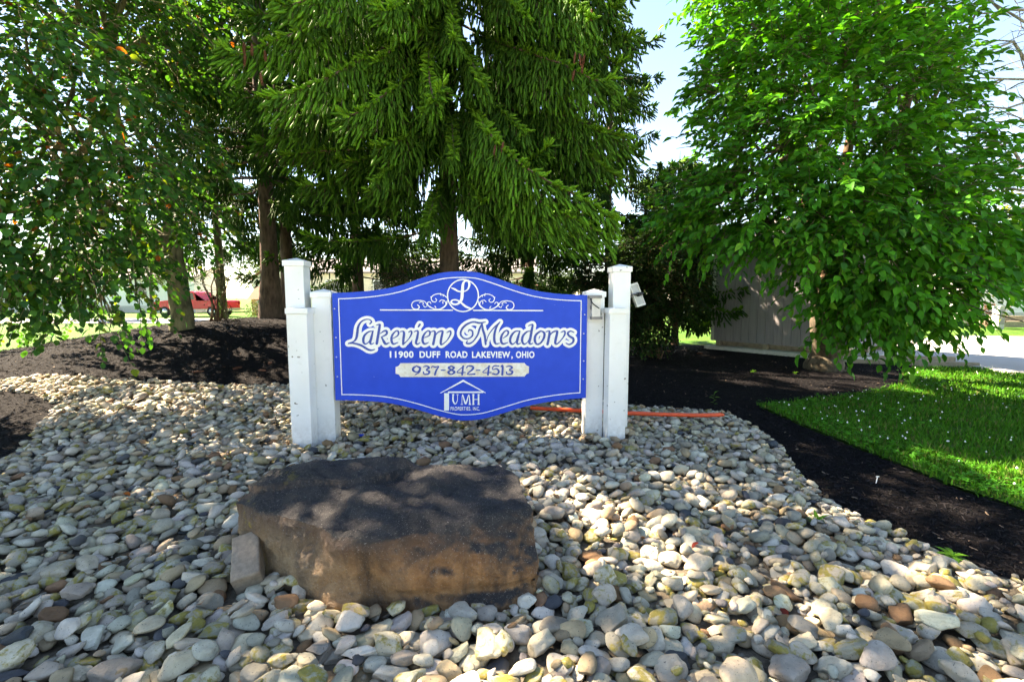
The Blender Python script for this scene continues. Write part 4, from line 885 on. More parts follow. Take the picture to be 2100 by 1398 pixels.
# --- broad-leaved tree at the shed
RB = G(1690, 757); GREEN = [(.052, .235, .020), (.078, .30, .026), (.034, .155, .02), (.14, .35, .03)]
rt = K([(1540, 50, 7.6, .62), (1620, 30, 7.3, .9), (1760, 20, 7.4, .9), (1860, 40, 7.8, .72), (1510, 170, 7.5, .42), (1545, 160, 7.2, .75), (1680, 160, 7.0, .9), (1830, 180, 7.2, .9), (1890, 180, 7.9, .5), (1505, 300, 7.2, .52), (1600, 300, 6.8, .85), (1740, 320, 6.7, .9), (1880, 330, 6.9, .85), (1925, 340, 7.4, .42),
        (1445, 410, 7.2, .5), (1530, 420, 6.7, .7), (1670, 430, 6.4, .8), (1810, 440, 6.3, .85), (1945, 450, 6.5, .8), (1410, 455, 7.2, .36), (1480, 455, 7.0, .38), (1570, 455, 6.8, .36), (1740, 520, 6.3, .7), (1870, 540, 6.2, .8), (1985, 510, 6.5, .55), (1715, 570, 6.5, .42), (1800, 600, 6.3, .65), (1890, 590, 6.3, .42),
        (1712, 640, 6.7, .26), (1770, 645, 6.5, .36), (1860, 635, 6.5, .36), (2030, 470, 6.9, .5), (2060, 520, 6.8, .32)]) + K([(1600, 120, 9, 1.1), (1800, 120, 9, 1.2), (1700, 330, 8.8, 1.1), (1860, 400, 8.8, 1.0), (1560, -120, 8, 1.2), (1800, -140, 8.2, 1.3), (1850, -120, 8.5, 1.0), (1700, -330, 8.5, 1.4)], .6)
fork_r = [at(1695, 640, 8.4), at(1730, 420, 8.3), at(1850, 330, 8.2), at(1640, 330, 8.2), at(1760, 150, 8.2), at(1900, 120, 8.3)]
tree('broadleaf_tree', RB, 'leafy green broad-leaved tree with low skirt of leaves in front of grey shed', 'tree', [RB - [0, 0, .1], RB + [.0, 0, .08], RB + [.02, -.02, .35], at(1692, 640, 8.45), at(1700, 560, 8.4)], [.42, .33, .26, .22, .17], rt, .135, 250, GREEN, [.42, .3, .2, .08], M['bark'], forks=fork_r, limb_r=.05, seed=3, tmpl=leaf_template(.27, .09, .2), nleaf=(7, 12))
def stems():                                     # main stems rising from the short bole
    mb = MB(); b = at(1697, 600, 8.42)
    for i, f in enumerate(fork_r[1:]): mb.tube(curve(b, f, 0, .07, 8, 40 + i) - RB, np.linspace(.12, .05, 8), 8, False)
    for i, (a, e) in enumerate(((fork_r[2], at(2000, 30, 8)), (fork_r[2], at(1930, 60, 7.6)), (fork_r[1], at(1735, 400, 7.9)), (fork_r[4], at(1850, -200, 8.2)))): mb.tube(curve(a, e, 0, .05, 7, 60 + i) - RB, np.linspace(.05, .015, 7), 7, False)
    o = bpy.data.objects['broadleaf_tree']; mb.build('stem', M['twig'], o, True, fixn=False)
stems()
# --- tree with turning leaves at the berm
LB = G(375, 673); LGREEN = [(.040, .135, .026), (.060, .17, .028), (.030, .105, .032), (.16, .22, .025), (.36, .09, .02)]
lt = K([(50, 60, 4.7, .5), (140, 150, 4.7, .5), (50, 240, 4.7, .5), (165, 300, 4.9, .5), (250, 330, 5.3, .45), (50, 420, 4.9, .5), (165, 440, 5.1, .5), (300, 420, 6, .55), (385, 330, 6.5, .42), (50, 525, 5, .5), (170, 530, 5.2, .42), (275, 530, 6, .45), (90, 605, 5.3, .3), (205, 605, 5.2, .24), (218, 668, 5.1, .1), (280, 605, 5.6, .18), (410, 440, 7, .4), (330, 250, 6.5, .45), (230, 190, 6, .55), (120, 20, 6, .65), (-60, 300, 4.6, .6), (-80, 520, 4.8, .6), (-60, 60, 5, .7)], 1.15) + \
     K([(250, 50, 7.4, .8), (370, 60, 8, .7), (330, 150, 8, .6), (430, 150, 8.5, .5), (450, 60, 8.5, .5), (100, 350, 7.8, 1.0), (250, 420, 8.2, .8), (150, 550, 8.2, .7), (60, 200, 7.8, 1.), (200, 90, 9, 1.), (300, -120, 7.5, 1.1), (50, -150, 6.5, 1.2), (340, 500, 8.8, .45), (40, 640, 8.4, .6), (180, 650, 9, .35)], .62)
lt += [(np.array(q[:3]), q[3], .52) for q in [(-5.2, 7.0, 6.3, 1.3), (-6.4, 5.6, 6.6, 1.4), (-4.6, 5.4, 6.4, 1.2), (-5.6, 6.2, 8.0, 1.6), (-7.2, 6.8, 7.6, 1.5), (-4.2, 6.4, 7.6, 1.2), (-7.4, 4.4, 6.2, 1.2), (-3.4, 5.2, 5.9, 1.0), (-5.2, 4.2, 6.0, 1.1), (-6.2, 7.4, 9.2, 1.4)]]  # unseen upper crown added above the frame to shade the foreground stones
fork_l = [at(352, 500, 8.5), at(300, 470, 8.3), at(250, 300, 7.8), at(345, 350, 8.4), at(160, 380, 6.6), at(220, 120, 7.6)]
ltree = tree('turning_tree', LB, 'leaning tree with rounded dark leaves, a few turning red, drooping over the mulch', 'tree', [LB - [0, 0, .1], LB + [0, 0, .1], at(366, 590, 8.5), at(352, 500, 8.5)], [.23, .185, .165, .14], lt, .088, 175, LGREEN, [.42, .29, .22, .06, .01], M['bark_mossy'], forks=fork_l, limb_r=.04, seed=5, tmpl=leaf_template(.40, .07, .15), droop=.4, nleaf=(8, 14), tl=(.25, .5), hang=.25)
mb = MB()
for i, (a, b_, r0, r1) in enumerate(((0, 1, .11, .08), (1, 4, .08, .04), (0, 3, .10, .07), (3, 2, .06, .04), (2, 5, .05, .03))): mb.tube(curve(fork_l[a], fork_l[b_], 0, .06, 7, 80 + i) - LB, np.linspace(r0, r1, 7), 8, False)
mb.build('stem', M['bark_mossy'], ltree, True, fixn=False)
# neighbours of that tree: two more trunks behind it, and one unseen, added left of the frame for its shade
def plain_tree(u, v, lab, pal, cl, seed, r0=.17, per=420, leaf=.10, p=None, tall=4.5):
    b = G(u, v) if p is None else np.array([p[0], p[1], float(H(*p))]); c = [(b + np.array(q[:3]), q[3], 1.) for q in cl]
    return tree('shade_tree', b, lab, 'tree', [b - [0, 0, .1], b + [0, 0, .2], b + [.05, .03, 1.4], b + [.0, .0, tall * .6]], [r0 * 1.3, r0, r0 * .85, r0 * .6], c, leaf, per, pal, [.4, .35, .2, .05], M['bark'], forks=[b + [0, 0, 1.6], b + [0, 0, tall * .6]], limb_r=.04, seed=seed, tmpl=SIMPLE)
DG = [(.026, .062, .014), (.038, .082, .016), (.018, .045, .012), (.12, .15, .02)]
plain_tree(168, 655, 'rusty brown trunk half hidden behind drooping leaves on the berm', DG, [(-.8, .3, 2.6, .9), (.6, .2, 3.2, 1.0), (0, .6, 4.4, 1.2), (-1.2, .2, 4.0, 1.0), (.9, .4, 4.8, 1.0), (0, 0, 6, 1.3)], 11)
plain_tree(312, 655, 'dim slender trunk between the leaning tree and the rusty trunk', DG, [(-.3, .8, 2.9, .7), (.5, .6, 3.6, .8), (0, .6, 4.8, 1.1), (-.8, .5, 5.4, 1.0)], 12, .13)
OFFC = [(0, 0, 2.6, 1.3), (1.0, .4, 3.2, 1.1), (-1., .5, 3.3, 1.2), (.4, -.9, 3.6, 1.1), (0, .4, 4.6, 1.5), (1.1, 0, 4.6, 1.1), (-.8, -.6, 4.8, 1.2), (0, 0, 6.0, 1.4)]
plain_tree(0, 0, 'unseen shade tree added left of the frame, beyond the drooping turning tree', DG, OFFC, 13, .2, 330, .13, (-8.3, 4.6), 5.)

# ------------------------------------------------------------------ spruces
def shoot_template(whorls, per, seed, Ln=.30, W=.035):
    r = np.random.default_rng(seed); V = []; F = []; cs = [(0, .03), (.12, .12), (.75, .13), (1.0, .05)]
    for x, rr in cs:
        for j in range(5): V.append([x, rr * math.cos(j * 1.2566), rr * math.sin(j * 1.2566)])
    for i in range(3):
        for j in range(5): a_, b_ = i * 5 + j, i * 5 + (j + 1) % 5; F += [[a_, b_, b_ + 5], [a_, b_ + 5, a_ + 5]]
    F += [[15, 16, 17], [15, 17, 18], [15, 18, 19]]
    for i in range(whorls):
        x = i / whorls * .97
        for j in range(per):
            a = 2 * math.pi * (j + .5 * (i % 2)) / per + r.normal(0, .25); n = np.array([0, math.cos(a), math.sin(a)]); t = np.array([0, -math.sin(a), math.cos(a)])
            ln = Ln * (1 - .45 * x ** 3) * r.uniform(.8, 1.15); b = np.array([x, 0, 0]); tip = b + np.array([.62, 0, 0]) * ln + n * ln * .75; k = len(V)
            V += [b - t * W * .5, b + t * W * .5, tip]; F.append([k, k + 1, k + 2])
    return np.array(V), np.array(F)
SHOOT = [shoot_template(11, 6, 1, .30, .06), shoot_template(8, 5, 2, .33, .09)]
def spruce(name, base, height, label, heroes, zs, rad, nb, seed, lod=0, trunk_r=.22, dens_=1., bright=.5, lean=(0, 0), bare=None):
    r = np.random.default_rng(seed); base = np.asarray(base, float); o = empty(name, base); tag(o, label, 'tree', 'Norway-type spruces round the sign')
    mb = MB(); zz = np.linspace(-.15, height, 14); tr_ = trunk_r * (1 - zz / height * .93); tr_[0] *= 1.5; tr_[1] *= 1.08
    mb.tube(np.column_stack([lean[0] * zz + .02 * np.sin(zz), lean[1] * zz, zz]), tr_, 14); mb.build('trunk', M['bark_spruce'], o, True, fixn=False)
    br = []
    for P, L, w in heroes: br.append((np.asarray(P, float) - base, L * 1.15, 1, w))
    for i in range(nb):
        z = r.uniform(*zs); a = r.uniform(0, 2 * math.pi); Lb = rad * (1 - .55 * (z - zs[0]) / max(.1, height - zs[0])) * r.uniform(.65, 1.1); d = np.array([math.cos(a), math.sin(a), 0]); t = np.linspace(0, 1, 7)[:, None]
        P = np.array([lean[0] * z, lean[1] * z, z]) + d * Lb * t + np.array([0, 0, 1]) * (-.34 * Lb * t ** 1.3 + .22 * Lb * t ** 3); P += r.normal(0, .03, P.shape); br.append((P, r.uniform(.35, .65), 0, 1.))
    wood = MB(); SP = []; SDv = []; SL_ = []; SC_ = []
    for P, hang, hero, wgt in br:
        q = dens(P, False, 6); seg = np.linalg.norm(np.diff(q, axis=0), axis=1); s_ = np.concatenate([[0], np.cumsum(seg)]); T = s_[-1]
        wood.tube(q[::3] if len(q) > 12 else q, np.linspace(.026 if hero else .020, .004, len(q[::3]) if len(q) > 12 else len(q)), 5, False)
        st = (.050 if hero else .075) / dens_; x = (.22 if hero else .3) * T
        while x < T:
            f = x / T; i = min(np.searchsorted(s_, x) - 1, len(q) - 2); i = max(i, 0); p = q[i] + (q[i + 1] - q[i]) * ((x - s_[i]) / (seg[i] + 1e-9)); d = (q[i + 1] - q[i]) / (seg[i] + 1e-9); side = np.cross(d, [0, 0, 1]); side /= np.linalg.norm(side) + 1e-9
            for sg in (-1, 1):
                ln = hang * r.uniform(.35, 1.1) * (1 - .72 * f ** 2.2) * (.55 + .45 * min(1, f * 3)); m = max(2, int(ln / .085)); tt = (np.arange(m) + r.uniform(.2, .8)) / m
                out = side * sg * r.uniform(.25, .6) + d * r.uniform(.15, .5); c = p + out * (ln * .55 * (1 - (1 - tt) ** 2))[:, None] + np.array([0, 0, -1]) * (ln * tt ** 1.5)[:, None] + r.normal(0, .012, (m, 3))
                if hero and r.random() < .6: wood.tube(np.vstack([p, c[[len(c) // 2, -1]]]), .003, 3, False)
                tn = np.gradient(np.vstack([p, c]), axis=0)[1:]; tn /= np.linalg.norm(tn, axis=1)[:, None] + 1e-9
                dd = tn * .5 + np.array([0, 0, -.75]) + r.normal(0, .30, (m, 3)) + out * .35; dd[-1] = tn[-1]
                if f > .8: dd += d * .6 + [0, 0, .25]
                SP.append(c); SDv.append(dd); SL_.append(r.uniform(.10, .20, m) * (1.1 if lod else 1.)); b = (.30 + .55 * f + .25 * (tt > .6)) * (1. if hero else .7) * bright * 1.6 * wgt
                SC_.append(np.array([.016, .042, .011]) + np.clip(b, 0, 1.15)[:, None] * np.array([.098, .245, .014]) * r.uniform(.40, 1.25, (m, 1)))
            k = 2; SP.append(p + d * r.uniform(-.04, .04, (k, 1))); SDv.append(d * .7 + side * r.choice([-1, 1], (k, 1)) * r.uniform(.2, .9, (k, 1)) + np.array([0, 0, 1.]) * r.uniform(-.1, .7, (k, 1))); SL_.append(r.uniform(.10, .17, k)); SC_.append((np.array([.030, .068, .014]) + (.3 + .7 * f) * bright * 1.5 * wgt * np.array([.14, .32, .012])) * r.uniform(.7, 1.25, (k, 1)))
            x += st * r.uniform(.7, 1.3)
        e = q[-1]; d = q[-1] - q[-3]; d /= np.linalg.norm(d); k = 7; SP.append(np.tile(e, (k, 1)) - d * r.uniform(0, .18, (k, 1))); SDv.append(d + [0, 0, .3] + r.normal(0, .5, (k, 3))); SL_.append(r.uniform(.10, .17, k)); SC_.append(np.array([.17, .38, .03]) * r.uniform(.7, 1.2, (k, 1)))
    SP = np.vstack(SP); SDv = np.vstack(SDv); SL_ = np.concatenate(SL_); SC_ = np.vstack(SC_); tv, tf = SHOOT[1 if lod else 0]
    sc = np.column_stack([SL_, np.full(len(SL_), .125) * r.uniform(.85, 1.2, len(SL_)), np.full(len(SL_), .125)])
    tag(wood.build('branches', M['bark_spruce'], o, True, fixn=False), kind='stuff')
    tag(instanced('crown', tv, tf, SP, frames(SDv, r.uniform(0, 6.3, len(SP))), sc, SC_, M['needle'], o), kind='stuff')
    return o, len(SP) * len(tf)
def B(*L): return [at(*p) for p in L]
S1 = at(920, 560, 9.5); S1[2] = float(H(S1[0], S1[1]))
heroes = [(B((915, -60, 9.4), (760, 20, 7.5), (600, 70, 6.3), (500, 110, 5.9), (455, 95, 5.8)), .85, 1.), (B((915, 40, 9.4), (800, 90, 7.6), (690, 150, 6.5), (600, 190, 6.1), (545, 200, 6)), .8, 1.), (B((915, 110, 9.4), (850, 150, 7.8), (780, 200, 6.8), (725, 235, 6.5), (690, 228, 6.4)), .8, 1.), (B((915, -150, 9.4), (800, -60, 7.4), (680, -20, 6.2), (600, 10, 5.9), (560, 0, 5.8)), .7, 1.),
          (B((915, 210, 9.4), (870, 250, 8), (815, 290, 7.1), (770, 300, 6.9)), .8, .85), (B((915, 20, 9.3), (880, 110, 7.6), (888, 200, 6.8), (900, 190, 6.6), (912, 168, 6.5)), .55, 1.), (B((915, -80, 9.3), (850, -30, 7.5), (800, 20, 6.6), (770, 10, 6.4)), .8, 1.), (B((915, 260, 9.3), (800, 300, 8.2), (660, 310, 7.6), (580, 320, 7.4)), .75, .8), (B((915, 150, 9.4), (760, 190, 8), (640, 230, 7.3), (560, 260, 7.0)), .8, .8),
          (B((925, -140, 9.4), (1050, -80, 7.8), (1150, -20, 6.9), (1200, 30, 6.4), (1215, 40, 6.2)), .95, .8), (B((925, 40, 9.4), (1030, 90, 8), (1150, 130, 7), (1220, 165, 6.6), (1260, 160, 6.5)), .95, .8), (B((925, 150, 9.4), (1060, 230, 8.2), (1150, 235, 7.5), (1230, 270, 7), (1290, 280, 6.9)), .95, .75), (B((925, 300, 9.4), (1060, 310, 8.3), (1150, 265, 7.6), (1220, 330, 7.1), (1270, 365, 7.0)), .7, .75),
          (B((925, 190, 9.4), (975, 235, 7.6), (1005, 275, 6.5), (1060, 330, 6.05), (1130, 375, 5.85), (1200, 410, 5.75), (1262, 452, 5.7)), .62, 1.05), (B((925, 330, 9.4), (1000, 350, 7.6), (1060, 400, 6.8), (1120, 440, 6.5), (1180, 470, 6.4)), .5, .9), (B((925, -200, 9.4), (900, -100, 8), (870, -60, 7), (850, -40, 6.7)), .8, .9), (B((925, -220, 9.4), (1000, -140, 8), (1080, -60, 7.4), (1110, -30, 7.2)), .7, .5)]
heroes += [(B((925, 330, 9.4), (1020, 395, 7.2), (1090, 440, 6.3), (1160, 478, 6.0), (1225, 505, 5.9)), .55, 1.), (B((925, 260, 9.4), (1000, 325, 7.2), (1080, 395, 6.2), (1160, 440, 5.9), (1255, 490, 5.8)), .6, 1.05), (B((925, 380, 9.4), (990, 420, 8), (1050, 470, 7.2), (1110, 500, 7)), .5, .7)]
for i in range(13):                              # boughs that come straight at the viewer and hide the trunk
    v0 = -230 + i * 48; du = (-120, 60, -40, 130, 10)[i % 5]; heroes.append((B((920, v0, 9.4), (920 + du * .5, v0 + 35, 8.2), (920 + du, v0 + 95, 7.2), (920 + du * 1.25, v0 + 120, 6.9)), .75, .62))
for i, (u, v) in enumerate([(1290, -40), (1300, 70), (1295, 190), (1310, 300), (1250, -90), (1270, 10), (1280, 120), (1240, 330), (1180, 200), (1170, 60)]): heroes.append((B((925, v - 190, 9.5), (1080, v - 110, 8.6), (u - 70, v - 30, 7.9), (u - 20, v + 8, 7.5), (u, v, 7.4)), .95, .62))
for i, (u, v) in enumerate([(480, 200), (520, 290), (640, 60), (560, 120), (700, 330), (620, 380), (740, 110), (830, 240), (850, 60), (500, 30), (760, 390)]): heroes.append((B((912, v - 130, 9.5), ((u + 915) / 2, v - 60, 8.6), (u + 60, v - 5, 7.8), (u, v, 7.5)), .85, .66))
n1 = spruce('spruce_tree', S1, 15, 'big weeping spruce with bright green hanging boughs and cones behind the sign', heroes, (2.3, 10.5), 3.1, 40, 21, 0, .21, 1., .60)
S2 = at(557, 660, 10.3); S2[2] = float(H(S2[0], S2[1])); S3 = at(592, 660, 11.4); S3[2] = float(H(S3[0], S3[1])); S4 = at(1245, 640, 12.8); S4[2] = float(H(S4[0], S4[1]))
n2 = spruce('spruce_tree', S2, 14, 'thick-trunked dark spruce with lacy hanging branches left of the sign posts'.replace('left of', 'beside'), [], (2.2, 9.5), 2.9, 105, 22, 1, .19, 1., .40)
n3 = spruce('spruce_tree', S3, 13, 'slimmer spruce trunk close behind the thick dark spruce', [], (2.4, 9), 2.5, 60, 23, 1, .15, .8, .34)
n4 = spruce('spruce_tree', S4, 9.6, 'dark open spruce with thin spiky tips against the sky behind dark shrub', [], (2.0, 9.2), 2.0, 80, 24, 1, .13, .8, .28)
S5 = at(735, 640, 13.0); S5[2] = float(H(S5[0], S5[1])); S6 = at(1385, 640, 13.8); S6[2] = float(H(S6[0], S6[1]))
n5 = spruce('spruce_tree', S5, 12, 'dark spruce standing further back between thick trunk and weeping spruce', [], (1.3, 9.), 2.9, 130, 25, 1, .16, .9, .34)
n6 = spruce('spruce_tree', S6, 5.6, 'short dark drooping spruce between the shed and the sign post', [], (.9, 5.3), 2.3, 150, 26, 1, .10, 1., .26)
S7 = at(1085, 640, 13.6); S7[2] = float(H(S7[0], S7[1])); S8 = at(455, 640, 14.2); S8[2] = float(H(S8[0], S8[1]))
n7 = spruce('spruce_tree', S7, 11, 'dark low-branched spruce behind the weeping one, towards the shed', [], (1.1, 8.), 2.6, 120, 27, 1, .14, 1., .26)
n8 = spruce('spruce_tree', S8, 12, 'lacy dark spruce rising behind the leaning tree and thin shrub', [], (2.4, 9.), 2.6, 90, 28, 1, .14, .8, .30)
def cone_mesh():
    mb = MB(); n = 0; V = []
    for i in range(60):
        t = i / 60; a = i * 2.39996; r = .017 * math.sin(math.pi * (.12 + .8 * t)) ** .7; p = np.array([r * math.cos(a), r * math.sin(a), -.125 * t]); o_ = np.array([math.cos(a), math.sin(a), 0]); s_ = np.array([-math.sin(a), math.cos(a), 0]) * .0085
        col = np.array([.22, .085, .045]) * random.uniform(.7, 1.2); mb.add([p - s_ - o_ * .006, p + s_ - o_ * .006, p + s_ * .7 + o_ * .004 + [0, 0, -.011], p - s_ * .7 + o_ * .004 + [0, 0, -.011]], [[0, 1, 2, 3]], col)
    mb.tube([(0, 0, .01), (0, 0, -.03), (0, 0, -.08), (0, 0, -.128)], [.004, .012, .012, .004], 6, True, (.13, .05, .03))
    V = np.concatenate(mb.V); return np_mesh('cone', V, [np.concatenate(mb.Q), np.concatenate(mb.T)], np.concatenate(mb.C), False)
CM = cone_mesh(); CM.materials.append(M['cone'])
for u, v, d in [(500, 88, 5.75), (516, 92, 5.8), (543, 105, 5.8), (503, 112, 5.72), (534, 150, 5.75), (1180, 108, 6.25), (1188, 112, 6.2), (1199, 112, 6.2), (1194, 128, 6.2), (1178, 145, 6.25), (1213, 20, 6.2), (1016, 298, 6.2), (1032, 292, 6.15), (1036, 338, 6.1)]:
    link('cone', CM, None, n1[0], at(u, v, d) - S1, (random.uniform(-.2, .2), random.uniform(-.2, .2), random.uniform(0, 6)))


# ------------------------------------------------------------------ shed
def shed():
    a = G(1458, 714); b = G(1748, 741); a[2] = b[2] = 0; d = b - a; L = np.linalg.norm(d[:2]); rz = math.atan2(d[1], d[0]); o = empty('garden_shed', a, rz)
    tag(o, 'dark grey panelled storage shed raised on timber skids behind the leafy tree', 'shed')
    D = 2.4; z0 = .24; z1 = 2.75; w = 1.22
    MB().box((.02, .02, z0), (L - .02, D, z1 - .1)).build('wall', M['shed'], o)
    k = 0; x = .0
    while x < L - .05:                              # grooved siding sheets, each its own panel
        x1 = min(x + w, L); mb = MB(); y = x
        while y < x1 - .02: y1 = min(y + .203, x1); mb.box((y + .004, -.004, z0 + .01), (y1 - .004, .03, z1)); y = y1
        mb.build('panel', M['shed'], o); x = x1
    for x in (-.012, L - .07): MB().box((x, -.022, z0), (x + .085, .05, z1)).build('corner_trim', M['trim'], o)
    MB().box((-.012, -.012, z0 - .0), (.03, D, z1)).build('end_trim', M['trim'], o)
    MB().box((-.0, -.015, z0 - .012), (L, .04, z0 + .012)).build('sill', M['shed'], o)
    r = MB(); r.add([[-.25, -.3, z1 - .02], [L + .25, -.3, z1 - .02], [L + .25, D / 2, z1 + .75], [-.25, D / 2, z1 + .75], [L + .25, D + .3, z1 - .02], [-.25, D + .3, z1 - .02]], [[0, 1, 2, 3], [3, 2, 4, 5]])
    r.add([[-.25, -.3, z1 - .1], [L + .25, -.3, z1 - .1], [L + .25, D / 2, z1 + .67], [-.25, D / 2, z1 + .67], [L + .25, D + .3, z1 - .1], [-.25, D + .3, z1 - .1]], [[0, 3, 2, 1], [3, 5, 4, 2]]); r.build('roof', M['roof'], o)
    for y in (.15, D * .5, D - .2): MB().box((.06, y, .10), (L - .06, y + .1, z0)).build('skid', M['timber'], o)
    for x in (.14, L * .42, L * .8): MB().box((x, -.01, .09), (x + .1, .13, z0 - .003)).build('block', M['timber'], o)
    bevel(MB().box((-.08, -.22, -.06), (L + .25, D + .2, .09)).build('base_slab', M['trim'], o), .01)
shed()
def beam(name, u0, v0, u1, v1, w, h, lab, mat='timber'):
    a = G(u0, v0); b = G(u1, v1); d = b - a; o = MB().box((0, -w / 2, -.03), (np.linalg.norm(d[:2]), w / 2, h)).build(name, M[mat]); bevel(o, .008); o.location = (a[0], a[1], a[2]); o.rotation_euler = (0, 0, math.atan2(d[1], d[0])); tag(o, lab, 'timber', 'landscape timbers edging the mulch'); return o
beam('landscape_timber', 1700, 738, 1955, 741, .12, .11, 'grey weathered landscape timber lying closest to the road edge')
beam('landscape_timber', 1742, 744, 2005, 752, .11, .09, 'pale grey landscape timber at the grass tip below the other')

# ------------------------------------------------------------------ orange pipe, marker, chips, weeds, cones on the mulch
def pipe():
    o = empty('orange_pipe', G(1280, 850)); b = np.array(o.location); P = [G(u, v, .13) for u, v in ((1088, 836), (1140, 839), (1200, 842), (1320, 848), (1430, 851), (1478, 850))]
    MB().tube(dens(P, False, 4) - b, .022, 12).build('tube', M['orange'], o, True); e = P[-1] + (P[-1] - P[-2]) * .16 + [0, 0, -.005]; MB().tube(np.array([P[-1] - (P[-1] - P[-2]) * .02, (P[-1] + e) / 2, e]) - b, [.0215, .018, .007], 12).build('crushed_end', M['orange'], o, True)
    tag(o, 'long orange plastic pipe lying at the back of the rock bed', 'pipe')
    c = G(1078, 838); c[2] = float(hs(c[0], c[1])) + .03; k = MB().tube([(0, 0, -.02), (0, 0, .03), (0, 0, .034)], [.024, .024, .015], 10).build('pipe_cap', M['orange'], None, True, c, (.5, .4, 0)); tag(k, 'small orange cap lying beside the end of orange pipe', 'cap')
pipe()
p = G(1796, 992); t = MB().box((-.003, -.002, -.03), (.003, .002, .062)).box((-.014, -.0022, .056), (.014, .0022, .063)).build('plant_marker', M['white'], None, False, p, (.08, .12, .3)); tag(t, 'thin white T-shaped plant marker stuck in black mulch', 'marker')
p = G(736, 905); bc = MB().box((-.05, -.012, 0), (.05, .012, .012)).build('paint_chip', M['blue'], None, False, (p[0], p[1], float(hs(p[0], p[1])) + .01), (.2, .1, .4)); tag(bc, 'blue flake of wood lying on stones under the sign', 'wood chip')
def weed(u, v, n, L, lab, tall=0., up=.8):
    p = G(u, v); p[2] = max(p[2], float(hs(p[0], p[1])) - .02) if inside(np.array([p[:2]]), BED)[0] else p[2]
    o = empty('weed', p); tag(o, lab, 'weed', 'weeds in the beds'); tv, tf = leaf_template(.16, .08, .35)
    r = np.random.default_rng(int(u)); a = np.arange(n) * 2.4; d = np.column_stack([np.cos(a), np.sin(a), r.uniform(.2, 1.4, n) * up]); pos = np.column_stack([np.zeros((n, 2)), .01 + np.linspace(0, max(tall, .03), n)])
    V, F = scatter(tv, tf, pos, frames(d), L * r.uniform(.6, 1.1, n)); c = np.array([.10, .26, .03]) * r.uniform(.7, 1.2, (n, 1)); link('leaves', np_mesh('leaves', V, F, np.repeat(c, len(tv), 0)), M['leaf'], o)
    MB().tube([(0, 0, -.02), (.01, 0, tall * .5), (.03, .01, tall + .02)], [.004, .003, .002], 5).build('stem', M['leaf'], o)
weed(1464, 830, 9, .075, 'spindly weed with tall flower stalk in mulch behind orange pipe', .14); weed(1675, 1082, 16, .075, 'feathery bright green weed tuft among the stones near the mulch edge', .03, 1.4); weed(1953, 1152, 12, .085, 'bright green star-shaped weed where stones meet the black mulch', .03); weed(866, 888, 8, .05, 'tiny green sprout between stones under the sign panel', .02); weed(305, 842, 8, .06, 'small green sprout in stones on the slope near the berm', .02)
weed(1545, 765, 7, .06, 'low green seedling in the mulch in front of the shed', .03); weed(1630, 768, 7, .06, 'low green seedling in mulch close to the tree trunk', .03)
for i, (u, v) in enumerate([(550, 748), (545, 762), (497, 755), (480, 790), (395, 765), (1375, 722), (1440, 726)]):
    p = G(u, v); o = link('fallen_cone', CM, None, None, p + [0, 0, .02], (R(85), .2 * i, i * 1.3)); tag(o, {550: 'upper of two brown fallen cones close together on mulch near the tall post', 545: 'lower of two brown fallen cones close together on mulch near the tall post', 497: 'brown fallen cone on open black mulch below the thick spruce trunk', 480: 'brown fallen cone where black mulch meets the far stones', 395: 'brown fallen cone on mulch below the leaning trunk'}.get(u, 'brown fallen cone lying on mulch between sign post and shed'), 'cone', 'fallen cones')
LEAFV, LEAFF = leaf_template(.36, .12, .25)
for i, (u, v, c) in enumerate([(255, 1035, 'orange'), (262, 1052, 'orange'), (1432, 1148, 'red'), (1598, 1270, 'red'), (1310, 1115, 'rust'), (415, 1283, 'rust'), (1150, 880, 'rust')]):
    p = G(u, v); z = float(hs(p[0], p[1])) + .012; cc = {'orange': (.45, .12, .03), 'red': (.20, .03, .02), 'rust': (.18, .07, .03)}[c]; L = .05
    me = np_mesh('fallen_leaf', LEAFV * [L, L, L], LEAFF, np.tile(cc, (len(LEAFV), 1))); o = link('fallen_leaf', me, M['leaf'], None, (p[0], p[1], z), (.3 * math.sin(i), .2, i * 1.7)); tag(o, f'{c} fallen leaf lying on river stones ' + {255: 'nearer the berm of a close pair', 262: 'nearer the boulder of a close pair', 1432: 'where sun falls on the lawn side', 1598: 'low down on the lawn side', 1310: 'beside the boulder, lawn side', 415: 'near the concrete block', 1150: 'under the sign panel'}[u], 'leaf', 'fallen leaves')

# ------------------------------------------------------------------ shrubs behind the sign
def shrub(name, u, v, d, cl, lab, leaf, per, pal, seed, stems=6, tmpl=SIMPLE, z=None):
    b = at(u, v, d); b[2] = float(H(b[0], b[1])); o = empty(name, b); tag(o, lab, 'shrub'); c = [(at(*q[:3]), q[3], 1.) for q in cl]
    P, Rm, Sc, C, tw = twig_spray(c, np.mean([x[0] for x in c], 0), leaf, per, tmpl, pal, [.4, .3, .2, .1], .3, (7, 12), (.18, .4), seed)
    instanced('foliage', tmpl[0], tmpl[1], P - b, Rm, Sc, C, M['leaf_i'], o)['kind'] = 'stuff'; mb = MB(); r = np.random.default_rng(seed)
    for i in range(stems): e = c[i % len(c)][0]; mb.tube(curve(b + np.append(r.normal(0, .1, 2), -.05), e, 0, .08, 6, seed + i) - b, np.linspace(.022, .006, 6), 5, False)
    twigs_mesh(mb, [t - b for t in tw], .004); mb.build('stems', M['twig'], o, True, fixn=False)['kind'] = 'stuff'
DARK = [(.016, .045, .014), (.024, .062, .018), (.012, .030, .012), (.045, .10, .02)]
